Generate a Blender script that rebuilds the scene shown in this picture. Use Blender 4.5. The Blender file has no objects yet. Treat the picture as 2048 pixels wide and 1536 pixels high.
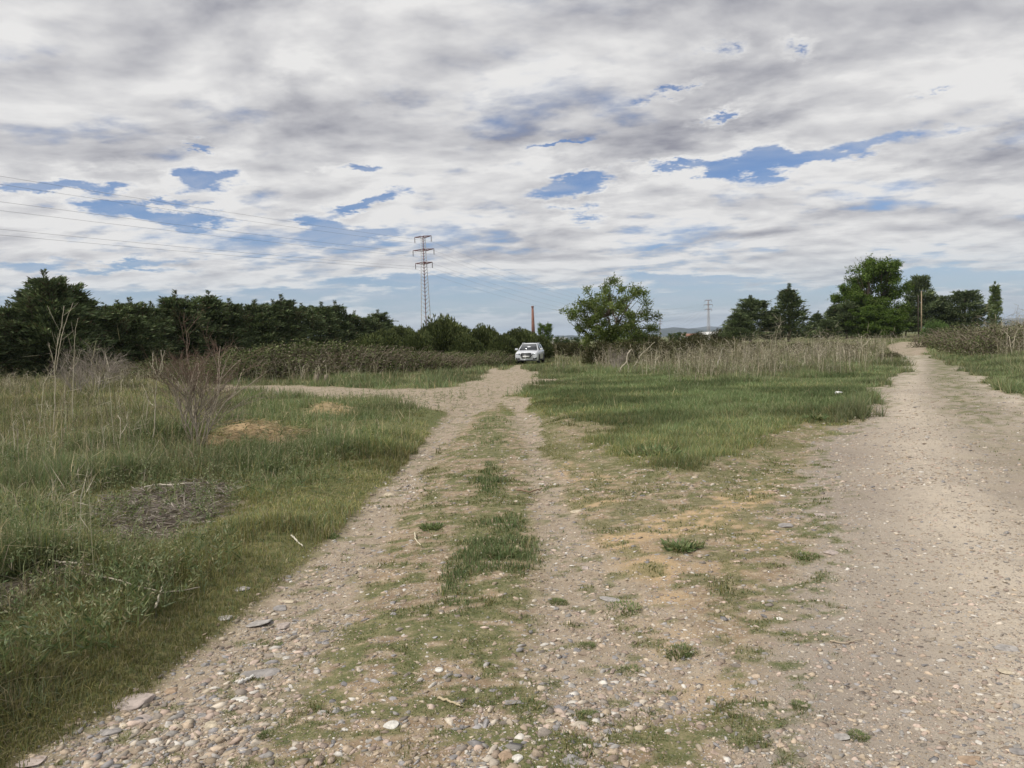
import bpy, math, random
import numpy as np
from mathutils import Matrix, Vector

sc = bpy.context.scene
col = sc.collection
R = math.radians

# ------------------------------------------------------------------ camera
CAMZ = 1.55
F = 1490.0                                   # focal length in pixels of the 2048 wide frame
PITCH = math.atan(86 / F)
ROLL = 0.031
fw = Vector((0, math.cos(PITCH), -math.sin(PITCH)))
r0 = Vector((1, 0, 0)); u0 = Vector((0, math.sin(PITCH), math.cos(PITCH)))
up = u0 * math.cos(ROLL) + r0 * math.sin(ROLL)
rt = r0 * math.cos(ROLL) - u0 * math.sin(ROLL)
cam_d = bpy.data.cameras.new('camera'); cam = bpy.data.objects.new('camera', cam_d); col.objects.link(cam)
M = Matrix(((rt.x, up.x, -fw.x, 0), (rt.y, up.y, -fw.y, 0), (rt.z, up.z, -fw.z, CAMZ), (0, 0, 0, 1)))
cam.matrix_world = M
cam_d.sensor_width = 36; cam_d.lens = 36 * F / 2048
cam_d.clip_start = 0.05; cam_d.clip_end = 60000
sc.camera = cam

# ------------------------------------------------------------------ sun, sky, exposure
SUN_EL, SUN_AZ = R(50), R(-118)              # azimuth clockwise from +Y: high on the left, a little behind the viewer
sun_dir = Vector((math.sin(SUN_AZ) * math.cos(SUN_EL), math.cos(SUN_AZ) * math.cos(SUN_EL), math.sin(SUN_EL)))
sd = bpy.data.lights.new('sun', 'SUN'); so = bpy.data.objects.new('sun', sd); col.objects.link(so)
sd.energy = 3.3; sd.angle = R(7); sd.color = (1.0, 0.95, 0.87)
so.rotation_euler = (-sun_dir).to_track_quat('-Z', 'Y').to_euler()
sc.view_settings.view_transform = 'Standard'; sc.view_settings.look = 'None'
sc.view_settings.exposure = 0.0; sc.view_settings.gamma = 1.0
sc.cycles.use_denoising = True
sc.cycles.max_bounces = 5; sc.cycles.diffuse_bounces = 3; sc.cycles.transparent_max_bounces = 8


def ray(u, v):
    return (fw + rt * ((u - 1024) / F) + up * ((768 - v) / F)).normalized()


class NT:
    """small node tree writer"""
    def __init__(s, nt):
        s.nt = nt; nt.nodes.clear()

    def n(s, t, **kw):
        o = s.nt.nodes.new(t)
        for k, v in kw.items():
            setattr(o, k, v)
        return o

    def put(s, sock, v):
        if isinstance(v, bpy.types.NodeSocket):
            s.nt.links.new(v, sock)
        elif isinstance(v, (tuple, list)) and len(v) == 3 and sock.type == 'RGBA':
            sock.default_value = (*v, 1)
        elif v is not None:
            sock.default_value = v

    def m(s, op, a, b=None, c=None, clamp=False):
        o = s.n('ShaderNodeMath', operation=op); o.use_clamp = clamp
        s.put(o.inputs[0], a); s.put(o.inputs[1], b)
        if c is not None: s.put(o.inputs[2], c)
        return o.outputs[0]

    def vm(s, op, a, b=None, out=0):
        o = s.n('ShaderNodeVectorMath', operation=op)
        s.put(o.inputs[0], a)
        if b is not None: s.put(o.inputs[1], b)
        return o.outputs[out]

    def mix(s, f, a, b, blend='MIX'):
        o = s.n('ShaderNodeMix', data_type='RGBA', blend_type=blend)
        s.put(o.inputs[0], f); s.put(o.inputs[6], a); s.put(o.inputs[7], b)
        return o.outputs[2]

    def sm(s, x, lo, hi, a=0.0, b=1.0):
        o = s.n('ShaderNodeMapRange', interpolation_type='SMOOTHSTEP')
        for i, v in enumerate((x, lo, hi, a, b)): s.put(o.inputs[i], v)
        return o.outputs[0]

    def noise(s, vec, scale, detail=4, rough=0.55, dist=0.0):
        o = s.n('ShaderNodeTexNoise')
        s.put(o.inputs['Vector'], vec); o.inputs['Scale'].default_value = scale
        o.inputs['Detail'].default_value = detail; o.inputs['Roughness'].default_value = rough
        o.inputs['Distortion'].default_value = dist
        return o.outputs[0]


world = bpy.data.worlds.new('World'); sc.world = world; world.use_nodes = True
w = NT(world.node_tree)
tc = w.n('ShaderNodeTexCoord')
sx = w.n('ShaderNodeSeparateXYZ'); w.put(sx.inputs[0], tc.outputs['Generated'])
zz = w.m('MAXIMUM', sx.outputs[2], 0.0)
kk = w.m('ADD', zz, 0.15)
px_ = w.m('DIVIDE', sx.outputs[0], kk); py_ = w.m('DIVIDE', sx.outputs[1], kk)
P = w.n('ShaderNodeCombineXYZ'); w.put(P.inputs[0], px_); w.put(P.inputs[1], py_); P = P.outputs[0]


def blobs(vec, items):
    """sum of soft ellipses on the sky in azimuth and elevation (degrees): centre given as the direction of a photo pixel, half sizes in photo pixels"""
    tot = None
    for (u, v, hu, hv, a, tilt) in items:
        d = ray(u, v); az = math.degrees(math.atan2(d.x, d.y)); el = math.degrees(math.asin(d.z))
        d2 = ray(u + 40, v - 40 * tilt); az2 = math.degrees(math.atan2(d2.x, d2.y)); el2 = math.degrees(math.asin(d2.z))
        k = math.hypot(az2 - az, el2 - el) / math.hypot(40, 40 * tilt)
        th = math.atan2(el2 - el, az2 - az)
        d3 = ray(u, v - 40); ke = math.hypot(math.degrees(math.asin(d3.z)) - el, 0) / 40
        gnode = w.n('ShaderNodeTexGradient', gradient_type='QUADRATIC_SPHERE')
        w.put(gnode.inputs[0], vec)
        t_ = gnode.texture_mapping; t_.vector_type = 'TEXTURE'
        t_.translation = (az, el, 0); t_.rotation = (0, 0, th); t_.scale = (hu * k * 1.9, hv * ke * 1.9, 1)
        tot = w.m('MULTIPLY_ADD', gnode.outputs[1], a, 0.0 if tot is None else tot)
    return tot


GAPS = [(70, 345, 110, 18, .30, .0), (200, 355, 90, 14, .24, -.05), (420, 362, 60, 22, .34, 0), (300, 410, 150, 16, .30, -.05), (400, 425, 70, 16, .25, 0),
        (690, 322, 50, 9, .28, 0), (620, 440, 40, 22, .30, .3), (690, 465, 90, 16, .34, .0), (740, 402, 70, 12, .28, .2),
        (425, 300, 20, 8, .18, 0), (1150, 385, 70, 20, .36, .25), (1330, 338, 80, 14, .34, .05), (1470, 335, 120, 18, .34, .15), (1570, 300, 110, 22, .30, .15), (1700, 285, 110, 22, .22, .12),
        (1840, 265, 110, 16, .16, .15), (1405, 215, 50, 14, .36, .2), (1430, 80, 60, 26, .13, .3), (1350, 165, 40, 10, .14, .3), (1590, 98, 50, 16, .14, .1), (1870, 160, 50, 10, .12, .1),
        (1130, 285, 60, 9, .20, .3), (250, 535, 150, 9, .2, 0), (560, 585, 120, 10, .2, 0), (1160, 440, 50, 10, .18, 0), (40, 520, 80, 10, .2, 0), (820, 560, 200, 12, .18, 0), (1000, 600, 300, 22, .26, 0), (1500, 590, 300, 20, .22, .03), (1850, 560, 260, 12, .24, .04), (1400, 560, 200, 8, .18, .05), (400, 610, 350, 18, .22, 0)]
DARK = [(430, 30, 300, 60, .5, .1), (900, 130, 200, 110, .75, .1), (1000, 260, 170, 50, .65, .1), (620, 200, 260, 50, .5, .1), (250, 260, 200, 50, .35, 0), (1250, 200, 120, 45, .4, .2),
        (1250, 30, 200, 50, .4, .1), (1600, 30, 250, 60, .35, .15), (1000, 480, 140, 22, .45, .05), (1450, 470, 160, 20, .5, .05), (2000, 275, 130, 20, .6, .3), (1750, 540, 300, 12, .5, .08), (200, 480, 150, 12, .2, 0),
        (1480, 250, 100, 20, .4, .2), (1250, 440, 120, 16, .4, .1), (1800, 350, 300, 18, .45, .2), (860, 60, 120, 40, .3, .1)]
LIGHT = [(600, 135, 75, 28, 1.0, -.15), (780, 30, 200, 40, .6, 0), (60, 70, 160, 60, .45, 0), (1130, 315, 150, 22, .7, .25), (980, 345, 150, 22, .55, .1), (250, 315, 260, 14, .6, 0), (700, 380, 150, 20, .4, .1),
         (1270, 375, 130, 22, .4, .1), (1650, 390, 140, 18, .5, .1), (1900, 325, 200, 14, .45, .15), (830, 440, 160, 20, .5, 0), (550, 400, 110, 20, .45, 0), (180, 385, 80, 16, .5, 0), (300, 460, 300, 18, .35, 0),
         (1480, 378, 30, 8, .6, 0), (1560, 480, 200, 9, .5, .1), (1700, 160, 150, 60, .25, .3), (1350, 100, 80, 40, .35, .4), (2000, 60, 120, 90, .35, 0)]

# cloud field: bands run roughly across the view and climb to the right
mp = w.n('ShaderNodeMapping'); w.put(mp.inputs[0], P)
mp.inputs['Rotation'].default_value = (0, 0, R(14)); mp.inputs['Scale'].default_value = (0.80, 1.0, 1.0); mp.inputs['Location'].default_value = (3.1, 1.7, 0.4)
mpo = mp.outputs[0]
wn = w.n('ShaderNodeTexNoise'); w.put(wn.inputs['Vector'], P); wn.inputs['Scale'].default_value = 1.3; wn.inputs['Detail'].default_value = 7; wn.inputs['Roughness'].default_value = .68
azn = w.m('MULTIPLY', w.m('ARCTAN2', sx.outputs[0], sx.outputs[1]), 57.29578)
eln = w.m('MULTIPLY', w.m('ARCSINE', sx.outputs[2]), 57.29578)
AE = w.n('ShaderNodeCombineXYZ'); w.put(AE.inputs[0], azn); w.put(AE.inputs[1], eln); AE = AE.outputs[0]
wv = w.vm('SUBTRACT', wn.outputs[1], (0.5, 0.5, 0.5))
hzk = w.sm(eln, 1.0, 16.0, 0.35, 1.0)
wv = w.vm('SCALE', wv); w.put(wv.node.inputs[3], hzk)
AEw = w.vm('ADD', AE, w.vm('MULTIPLY', wv, (22.0, 9.0, 0.0)))
AEs = w.vm('ADD', AE, w.vm('MULTIPLY', wv, (16.0, 7.0, 0.0)))
n1 = w.noise(mpo, 1.75, 8, 0.54, 0.15)
mp2 = w.n('ShaderNodeMapping'); w.put(mp2.inputs[0], mpo); mp2.inputs['Location'].default_value = (0.02, 0.10, 0)
n1b = w.noise(mp2.outputs[0], 1.75, 6, 0.54, 0.15)
n3a = w.noise(mpo, 4.4, 5, 0.52, 0.1)
n3 = w.m('SUBTRACT', 0.86, w.m('MULTIPLY', w.m('ABSOLUTE', w.m('SUBTRACT', n3a, 0.5)), 3.4))   # rounded billows
n3 = w.m('ADD', w.m('MULTIPLY', n3, 0.55), w.m('MULTIPLY', w.noise(mpo, 11.0, 4, 0.6, 0.2), 0.45))
g = blobs(AEw, GAPS)
dk = blobs(AEs, DARK); lt = blobs(AEs, LIGHT)
upk = w.sm(eln, 11.0, 25.0, 1.0, 0.35)           # crisp puffs low in the sky, soft sheets higher up
n3k = w.m('MULTIPLY', w.m('SUBTRACT', n3, 0.5), upk)
field = w.m('ADD', w.m('MULTIPLY', n1, 0.95), w.m('ADD', 0.010, w.m('MULTIPLY', n3k, 0.52)))
field = w.m('SUBTRACT', field, w.m('MULTIPLY', g, 2.7))
low = w.sm(eln, 2.0, 13.0, 0.095, 0.0)
field = w.m('SUBTRACT', field, low)
cover = w.sm(field, 0.17, 0.47)
relief = w.m('MULTIPLY', w.m('SUBTRACT', n1, n1b), 4.4)
thick = w.sm(field, 0.40, 0.70)
bright = w.m('ADD', 0.80, relief)
bright = w.m('SUBTRACT', bright, w.m('MULTIPLY', thick, 0.40))
bright = w.m('ADD', bright, w.m('MULTIPLY', lt, 0.55))
bright = w.m('SUBTRACT', bright, w.m('MULTIPLY', dk, 0.62))
bright = w.m('ADD', bright, w.m('MULTIPLY', n3k, 1.1))
bright = w.m('MAXIMUM', w.m('MINIMUM', bright, 1.12), 0.0)
STR = 0.1
cdark = tuple(c / STR for c in (0.30, 0.302, 0.35)); cwhite = tuple(c / STR for c in (0.83, 0.82, 0.81))
ccol = w.mix(bright, cdark, cwhite)
skyt = w.n('ShaderNodeTexSky', sky_type='NISHITA'); skyt.sun_disc = False
skyt.sun_elevation = SUN_EL; skyt.sun_rotation = SUN_AZ
skyt.air_density = 1.0; skyt.dust_density = 0.6; skyt.ozone_density = 2.0
# thin veil of high cloud over the open sky
veil = w.sm(w.noise(mpo, 3.2, 6, 0.62, 0.5), 0.38, 0.74, 0.0, 0.55)
blue = w.vm('MULTIPLY', skyt.outputs[0], (0.74, 0.83, 1.05))
open_sky = w.mix(veil, blue, tuple(c / STR for c in (0.52, 0.56, 0.64)))
final = w.mix(cover, open_sky, ccol)
hz = w.sm(eln, 0.0, 7.0, 0.60, 0.0)
final = w.mix(hz, final, tuple(c / STR for c in (0.50, 0.61, 0.70)))
bg = w.n('ShaderNodeBackground'); w.put(bg.inputs[0], final); bg.inputs[1].default_value = STR
wo = w.n('ShaderNodeOutputWorld'); w.put(wo.inputs[0], bg.outputs[0])
world.cycles.sampling_method = 'MANUAL'; world.cycles.sample_map_resolution = 512

# ------------------------------------------------------------------ numeric helpers
rng = np.random.default_rng(7)
random.seed(7)


def _hash(ix, iy, seed):
    h = (ix.astype(np.int64) * 374761393 + iy.astype(np.int64) * 668265263 + seed * 1442695041) & 0xFFFFFFFF
    h = ((h ^ (h >> 13)) * 1274126177) & 0xFFFFFFFF
    h = ((h ^ (h >> 16)) * 2246822519) & 0xFFFFFFFF
    return ((h ^ (h >> 15)) & 0xFFFFFF) / float(0xFFFFFF)


def vnoise(x, y, seed=0):
    x = np.asarray(x, float); y = np.asarray(y, float)
    ix = np.floor(x); iy = np.floor(y); fx = x - ix; fy = y - iy
    fx = fx * fx * (3 - 2 * fx); fy = fy * fy * (3 - 2 * fy)
    a = _hash(ix, iy, seed); b = _hash(ix + 1, iy, seed); c = _hash(ix, iy + 1, seed); d = _hash(ix + 1, iy + 1, seed)
    return (a * (1 - fx) + b * fx) * (1 - fy) + (c * (1 - fx) + d * fx) * fy


def fbm(x, y, s, octv=4, seed=0, rough=0.5):
    """value noise of feature size s, about 0..1"""
    t = 0; a = 1; tot = 0
    ca, sa = math.cos(.7), math.sin(.7)
    x = np.asarray(x, float) / s; y = np.asarray(y, float) / s
    for i in range(octv):
        t = t + a * vnoise(x, y, seed + i * 17); tot += a; a *= rough
        x, y = (x * ca - y * sa) * 2.03 + 5.1, (x * sa + y * ca) * 2.03 + 1.3
    return t / tot


def sstep(a, b, x):
    t = np.clip((np.asarray(x, float) - a) / (b - a), 0, 1)
    return t * t * (3 - 2 * t)


ROAD_RX = np.array([(2.0, 5.6), (6, 6.8), (14.4, 9.9), (30, 18.2), (48, 27.0), (60, 34.0), (75, 42.0), (120, 70.0), (300, 190.0)])
MOUNDS = []                                   # (x, y, rx, ry, h)


def H0(x, y):
    x = np.asarray(x, float); y = np.asarray(y, float)
    z = -0.32 * sstep(22, 62, y) * np.exp(-((x - 1.5) / 22.0) ** 2)
    ex = np.interp(y, ROAD_RX[:, 0], ROAD_RX[:, 1])
    d = x - ex
    z = z + (1.15 * sstep(2.0, 9, d) * sstep(12, 30, y)) * (1 - 0.75 * sstep(90, 140, y))
    z = z + 0.35 * (fbm(x, y, 14, 3, 3) - .5) * sstep(16, 40, np.abs(x) * .5 + y)
    z = z - 3.0 * sstep(220, 600, np.hypot(x, y))
    for (mx, my, rx, ry, h) in MOUNDS:
        q = ((x - mx) / rx) ** 2 + ((y - my) / ry) ** 2
        z = z + h * np.exp(-(q * 1.3) ** .8) * (0.25 + 1.1 * fbm(x, y, .32, 4, 91, .6))
    return z


def G(u, v, hf=None):
    """the point of the ground seen through a pixel of the 2048 px photograph"""
    hf = hf or H0
    d = ray(u, v)
    t = CAMZ / max(-d.z, 1e-4)
    t = min(t, 400)
    for _ in range(40):
        zt = float(hf(d.x * t, d.y * t))
        tn = (CAMZ - zt) / max(-d.z, 1e-4)
        t = min(t * .5 + min(tn, 400) * .5, 400)
    return d.x * t, d.y * t


def at(u, v, y):
    """a point at forward distance y whose direction passes through a pixel"""
    d = ray(u, v); t = y / d.y
    return d.x * t, y, CAMZ + d.z * t


for (u, v, rx, ry, h) in ((505, 892, .62, .45, .36), (430, 905, .5, .35, .20), (655, 832, .8, .6, .26), (590, 925, .45, .3, .13), (300, 915, .7, .4, .12), (640, 862, .8, .4, .16), (760, 855, .6, .4, .10)):
    x, y = G(u, v); MOUNDS.append((x, y, rx, ry, h))


def poly(pts):
    return np.array([G(u, v) for (u, v) in pts])


def sdpoly(x, y, P):
    """signed distance to a polygon, negative inside"""
    x = np.asarray(x, float); y = np.asarray(y, float)
    best = np.full(x.shape, 1e18); inside = np.zeros(x.shape, bool)
    n = len(P)
    for i in range(n):
        ax, ay = P[i]; bx, by = P[(i + 1) % n]
        ex, ey = bx - ax, by - ay
        t = np.clip(((x - ax) * ex + (y - ay) * ey) / (ex * ex + ey * ey + 1e-12), 0, 1)
        dd = (x - ax - ex * t) ** 2 + (y - ay - ey * t) ** 2
        best = np.minimum(best, dd)
        c = ((ay > y) != (by > y))
        with np.errstate(divide='ignore', invalid='ignore'):
            xi = ax + (y - ay) * ex / (ey if abs(ey) > 1e-12 else 1e-12)
        inside ^= c & (x < xi)
    d = np.sqrt(best)
    return np.where(inside, -d, d)


def sdline(x, y, P, W):
    """distance to a polyline minus its local half width"""
    best = np.full(np.asarray(x).shape, 1e9)
    for i in range(len(P) - 1):
        ax, ay = P[i]; bx, by = P[i + 1]; ex, ey = bx - ax, by - ay
        t = np.clip(((x - ax) * ex + (y - ay) * ey) / (ex * ex + ey * ey + 1e-12), 0, 1)
        dd = np.hypot(x - ax - ex * t, y - ay - ey * t) - (W[i] * (1 - t) + W[i + 1] * t)
        best = np.minimum(best, dd)
    return best


# tracks (photo pixels projected to the ground)
RUT_L = poly([(120, 1620), (400, 1420), (560, 1260), (700, 1090), (790, 985), (850, 905), (905, 845), (950, 808), (1000, 780)])
RUT_LW = [.45, .42, .36, .30, .28, .27, .30, .5, .9]
RUT_R = poly([(1260, 1330), (1190, 1190), (1135, 1080), (1098, 990), (1075, 920), (1062, 870), (1045, 830), (1030, 800)])
RUT_RW = [.5, .40, .26, .23, .20, .18, .25, .6]
JUNC = poly([(440, 770), (640, 771), (850, 780), (905, 775), (975, 750), (1000, 742), (1082, 744), (1100, 765), (1045, 805), (1000, 818), (950, 822), (860, 818), (790, 806), (640, 794), (500, 786), (380, 784)])
SPUR1 = poly([(990, 745), (985, 740), (995, 736)]); SPUR2 = poly([(1045, 752), (1030, 742), (1032, 735), (1040, 730)])
ROAD_ED = [(1806, 712), (1790, 745), (1752, 780), (1700, 815), (1640, 862), (1600, 905), (1580, 955), (1590, 1010), (1600, 1080), (1560, 1170), (1560, 1300), (1480, 1420), (1380, 1620)]
_re = [G(u, v) for (u, v) in ROAD_ED]
_rr = [(float(np.interp(yy, ROAD_RX[:, 0], ROAD_RX[:, 1])), yy) for yy in (2.0, 6, 14.4, 22, 30, 40, 47)]
ROAD = np.array(_re + [(6, 1.2)] + _rr)
FARL = poly([(1815, 712), (1812, 704), (1795, 694), (1798, 688), (1812, 684)]); FARR = poly([(1830, 706), (1826, 700), (1836, 690), (1842, 684)])
BARE = poly([(0, 1700), (0, 1520), (200, 1420), (380, 1330), (520, 1225), (640, 1120), (760, 985), (850, 900), (905, 840), (1010, 800), (1060, 860), (1120, 900), (1230, 960), (1380, 985), (1560, 940), (1640, 870), (1700, 900), (1800, 1100), (1700, 1700)])
CENTER = poly([(860, 1215), (905, 1080), (935, 980), (945, 900), (965, 840), (1000, 830), (1015, 880), (1012, 960), (1050, 1030), (1090, 1110), (1050, 1200), (960, 1240)])
LOOSE = poly([(1130, 1130), (1100, 900), (1230, 960), (1380, 990), (1560, 945), (1590, 1060), (1520, 1200), (1500, 1400), (1300, 1450), (1250, 1250)])
STRAWP = poly([(420, 905), (455, 868), (520, 855), (600, 872), (600, 890), (530, 905)])
STRAW2 = poly([(590, 825), (620, 818), (690, 818), (710, 832), (680, 842), (620, 838)])
DIRT3 = poly([(160, 1105), (200, 1050), (260, 1005), (430, 985), (470, 1015), (420, 1075), (260, 1125)])
STRIP2 = poly([(985, 815), (930, 950), (880, 1040), (800, 1180), (560, 1290), (480, 1400), (560, 1480), (900, 1470), (1020, 1380), (1040, 1230), (1100, 1130), (1070, 1000), (1040, 920), (1020, 850)])
DIRT4 = poly([(-60, 1190), (100, 1170), (200, 1155), (210, 1180), (60, 1230), (-60, 1260)])
STONY = poly([(60, 1650), (180, 1480), (420, 1340), (560, 1260), (650, 1260), (600, 1400), (420, 1650)])
STONY2 = poly([(900, 1650), (960, 1430), (1080, 1380), (1200, 1420), (1230, 1650)])


def zones(x, y):
    """0..1 fields over the ground: gravel, grass, sand, moss-cushions, stony"""
    x = np.asarray(x, float); y = np.asarray(y, float)
    D = np.maximum(np.hypot(x, y), 2)
    nz = fbm(x, y, .9, 4, 11) - .5; nf = fbm(x, y, .16, 3, 12) - .5
    k = np.clip(D / 9, .25, 1.6)
    rag = (nz * 1.1 + nf * .8 + 1.3 * (fbm(x, y, 2.6, 2, 13) - .5)) * k
    bare = -sdpoly(x, y, BARE) + rag * .5
    far = y > 1.2
    rl = -sdline(x, y, RUT_L, RUT_LW) + rag * .22
    rr = -sdline(x, y, RUT_R, RUT_RW) + rag * .22
    jn = -sdpoly(x, y, JUNC) + rag * .8
    sp = np.maximum(-sdline(x, y, SPUR1, [.5, .4, .25]), -sdline(x, y, SPUR2, [.7, .5, .4, .2])) + rag * .3
    rd = -sdpoly(x, y, ROAD) + rag * .55
    fr = np.maximum(-sdline(x, y, FARL, [.9, .9, .9, .9, .9]), -sdline(x, y, FARR, [.9, .9, .9, .9])) + rag * .1
    # grassy ridge down the middle of the right road
    midx = np.interp(y, [1, 5, 8, 16, 24, 34, 44, 50], [2.6, 4.3, 5.6, 9.6, 14.0, 19.6, 25.2, 28.3])
    mid = np.exp(-((x - midx) / .60) ** 2)
    lane = np.maximum(np.exp(-((x - midx + 1.15) / .5) ** 2), np.exp(-((x - midx - 1.1) / .5) ** 2)) * (.45 + .9 * fbm(x, y, 1.2, 3, 22))
    road = sstep(-.15, .2, rd)
    grav = np.maximum.reduce([sstep(-.08, .14, rl), sstep(-.08, .12, rr), sstep(-.3, .4, jn), sstep(-.1, .2, sp), road, sstep(-.2, .2, fr)])
    wedge = sstep(.2, 1.0, x) * sstep(20, 13, y)
    brk = (fbm(x, y, .32, 3, 15) - .5) * 2.2
    barem = np.maximum(sstep(-.12, .25, bare), grav)
    barem = np.maximum(barem, wedge * sstep(-1.5, .2, bare + brk * 1.0))
    cen = sstep(-.08, .12, -sdpoly(x, y, CENTER) + rag * .3)
    loose = sstep(-.2, .35, -sdpoly(x, y, LOOSE) + rag * .3)
    sand = loose * sstep(.47, .62, fbm(x, y, .7, 3, 31)) * (1 - .5 * grav)
    for Pq, kq in ((STRAWP, 1.0), (STRAW2, .8)):
        sand = np.maximum(sand, kq * sstep(-.1, .2, -sdpoly(x, y, Pq) + nf * 1.0))
    d3 = np.maximum(sstep(-.2, .25, -sdpoly(x, y, DIRT3) + nf * 1.1), sstep(-.15, .2, -sdpoly(x, y, DIRT4) + nf * .5))
    edge = sstep(-.9, .1, -bare) * (1 - grav)      # toward the meadow side
    # cushions of moss and short grass
    mn = fbm(x * .75, y * 1.2, .105, 3, 41, .6); mb = fbm(x, y, .8, 3, 42)
    strip = np.clip(barem - grav, 0, 1)
    near_fall = 1 - .25 * sstep(.0, 1.2, loose)
    thr = .53 - .15 * sstep(.38, .66, mb) + .10 * sstep(.42, .28, mb)
    moss = sstep(thr, thr + .045, mn) * strip * near_fall
    moss = np.maximum(moss, sstep(.60, .66, mn) * .8 * grav * (1 - road))
    s2 = sstep(-.25, .25, -sdpoly(x, y, STRIP2) + rag * .4)
    moss = np.maximum(moss, s2 * (1 - .6 * grav) * sstep(.455, .50, mn + .10 * (mb - .5)) * .95)
    moss = np.maximum(moss, cen * sstep(.33, .40, mn + .2 * (mb - .5)))
    # weedy ridge between the wheel lanes and tufted margin of the big road
    mthr = .535 - .12 * sstep(10, 30, y)
    moss = np.maximum(moss, road * mid * sstep(mthr, mthr + .05, mn) * sstep(6, 14, y))
    marg = np.exp(-np.maximum(rd, 0) / (.22 + .025 * y)) * sstep(-.3, .1, rd)
    moss = np.maximum(moss, sstep(.25, .6, marg) * sstep(.55, .60, mn))
    em = np.exp(-np.abs(bare) / .55)
    moss = np.maximum(moss, em * strip * sstep(.46, .52, mn))
    farstrip = sstep(7, 12, y) * strip * (1 - loose) * .55
    moss = np.maximum(moss, farstrip * sstep(.42, .52, mn))
    grass = np.clip(1 - barem, 0, 1)
    grass = grass * (1 - sand * .9) * (1 - d3 * .85)
    stony = np.maximum(sstep(-.3, .3, -sdpoly(x, y, STONY) + nz), sstep(-.3, .3, -sdpoly(x, y, STONY2) + nz))
    return dict(grav=grav, bare=barem, grass=grass, sand=sand, moss=moss, road=road, stony=stony, dirt=d3, cen=cen, mid=mid, loose=loose, lane=lane * road, rut=np.maximum(sstep(-.1, .15, rl), sstep(-.1, .15, rr)))


def H(x, y):
    x = np.asarray(x, float); y = np.asarray(y, float)
    z = H0(x, y)
    near = 1 - sstep(14, 30, np.hypot(x, y))
    rl = sdline(x, y, RUT_L, RUT_LW); rr = sdline(x, y, RUT_R, RUT_RW)
    z = z - .035 * (1 - sstep(-.2, .25, rl)) * near - .03 * (1 - sstep(-.2, .25, rr)) * near
    z = z + (1 - sstep(20, 60, np.hypot(x, y))) * ((fbm(x, y, .28, 3, 53, .6) - .5) * .022 + (fbm(x, y, .09, 2, 54) - .5) * .010 * near)
    b = sdpoly(x, y, BARE)
    z = z + near * .07 * sstep(0, .8, b) + near * (fbm(x, y, .5, 4, 51) - .5) * (.025 + .11 * sstep(0, .8, b))
    return z


# ------------------------------------------------------------------ mesh writing
def mesh_np(name, V, quads=None, tris=None, mat=None, colr=None, smooth=False, extra=None, mats=None, midx=None):
    me = bpy.data.meshes.new(name)
    V = np.asarray(V, np.float32)
    q = np.zeros((0, 4), np.int32) if quads is None else np.asarray(quads, np.int32).reshape(-1, 4)
    t = np.zeros((0, 3), np.int32) if tris is None else np.asarray(tris, np.int32).reshape(-1, 3)
    me.vertices.add(len(V)); me.vertices.foreach_set('co', V.ravel())
    nl = q.size + t.size
    me.loops.add(nl); me.loops.foreach_set('vertex_index', np.concatenate([q.ravel(), t.ravel()]))
    me.polygons.add(len(q) + len(t))
    ls = np.concatenate([np.arange(len(q)) * 4, q.size + np.arange(len(t)) * 3]).astype(np.int32)
    me.polygons.foreach_set('loop_start', ls)
    if smooth: me.polygons.foreach_set('use_smooth', np.ones(len(ls), bool))
    for k, arr in (('col', colr), *((extra or {}).items())):
        if arr is None: continue
        a = me.attributes.new(k, 'FLOAT_COLOR', 'POINT')
        c = np.ones((len(V), 4), np.float32); c[:, :3] = arr
        a.data.foreach_set('color', c.ravel())
    if mats:
        for m_ in mats: me.materials.append(m_)
        if midx is not None: me.polygons.foreach_set('material_index', np.asarray(midx, np.int32))
    elif mat: me.materials.append(mat)
    me.update(calc_edges=True); me.validate()
    return me


def link(name, me, parent=None, loc=None, **props):
    o = bpy.data.objects.new(name, me); col.objects.link(o)
    if parent is not None: o.parent = parent
    if loc is not None: o.location = loc
    for k, v in props.items(): o[k] = v
    return o


def empty(name, loc, rz=0.0, **props):
    o = bpy.data.objects.new(name, None); col.objects.link(o); o.location = loc; o.rotation_euler = (0, 0, rz)
    o.empty_display_size = .2
    for k, v in props.items(): o[k] = v
    return o


class Acc:
    """collects quads, tris with colours"""
    def __init__(s): s.V = []; s.Q = []; s.T = []; s.C = []; s.n = 0

    def add(s, V, Q=None, T=None, C=None):
        V = np.asarray(V, float)
        if Q is not None and len(Q): s.Q.append(np.asarray(Q) + s.n)
        if T is not None and len(T): s.T.append(np.asarray(T) + s.n)
        if C is None: C = (1, 1, 1)
        C = np.broadcast_to(np.asarray(C, float), (len(V), 3))
        s.V.append(V); s.C.append(C); s.n += len(V)
        return s

    def mesh(s, name, mat, smooth=False):
        return mesh_np(name, np.concatenate(s.V), np.concatenate(s.Q) if s.Q else None, np.concatenate(s.T) if s.T else None, mat, np.concatenate(s.C), smooth)

    def obj(s, name, mat, parent=None, smooth=False, **props):
        return link(name, s.mesh(name, mat, smooth), parent, **props)


def unit(a):
    return a / np.maximum(np.linalg.norm(a, axis=-1, keepdims=True), 1e-9)


def rdir(n, g=rng):
    return unit(g.normal(size=(n, 3)))


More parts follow.
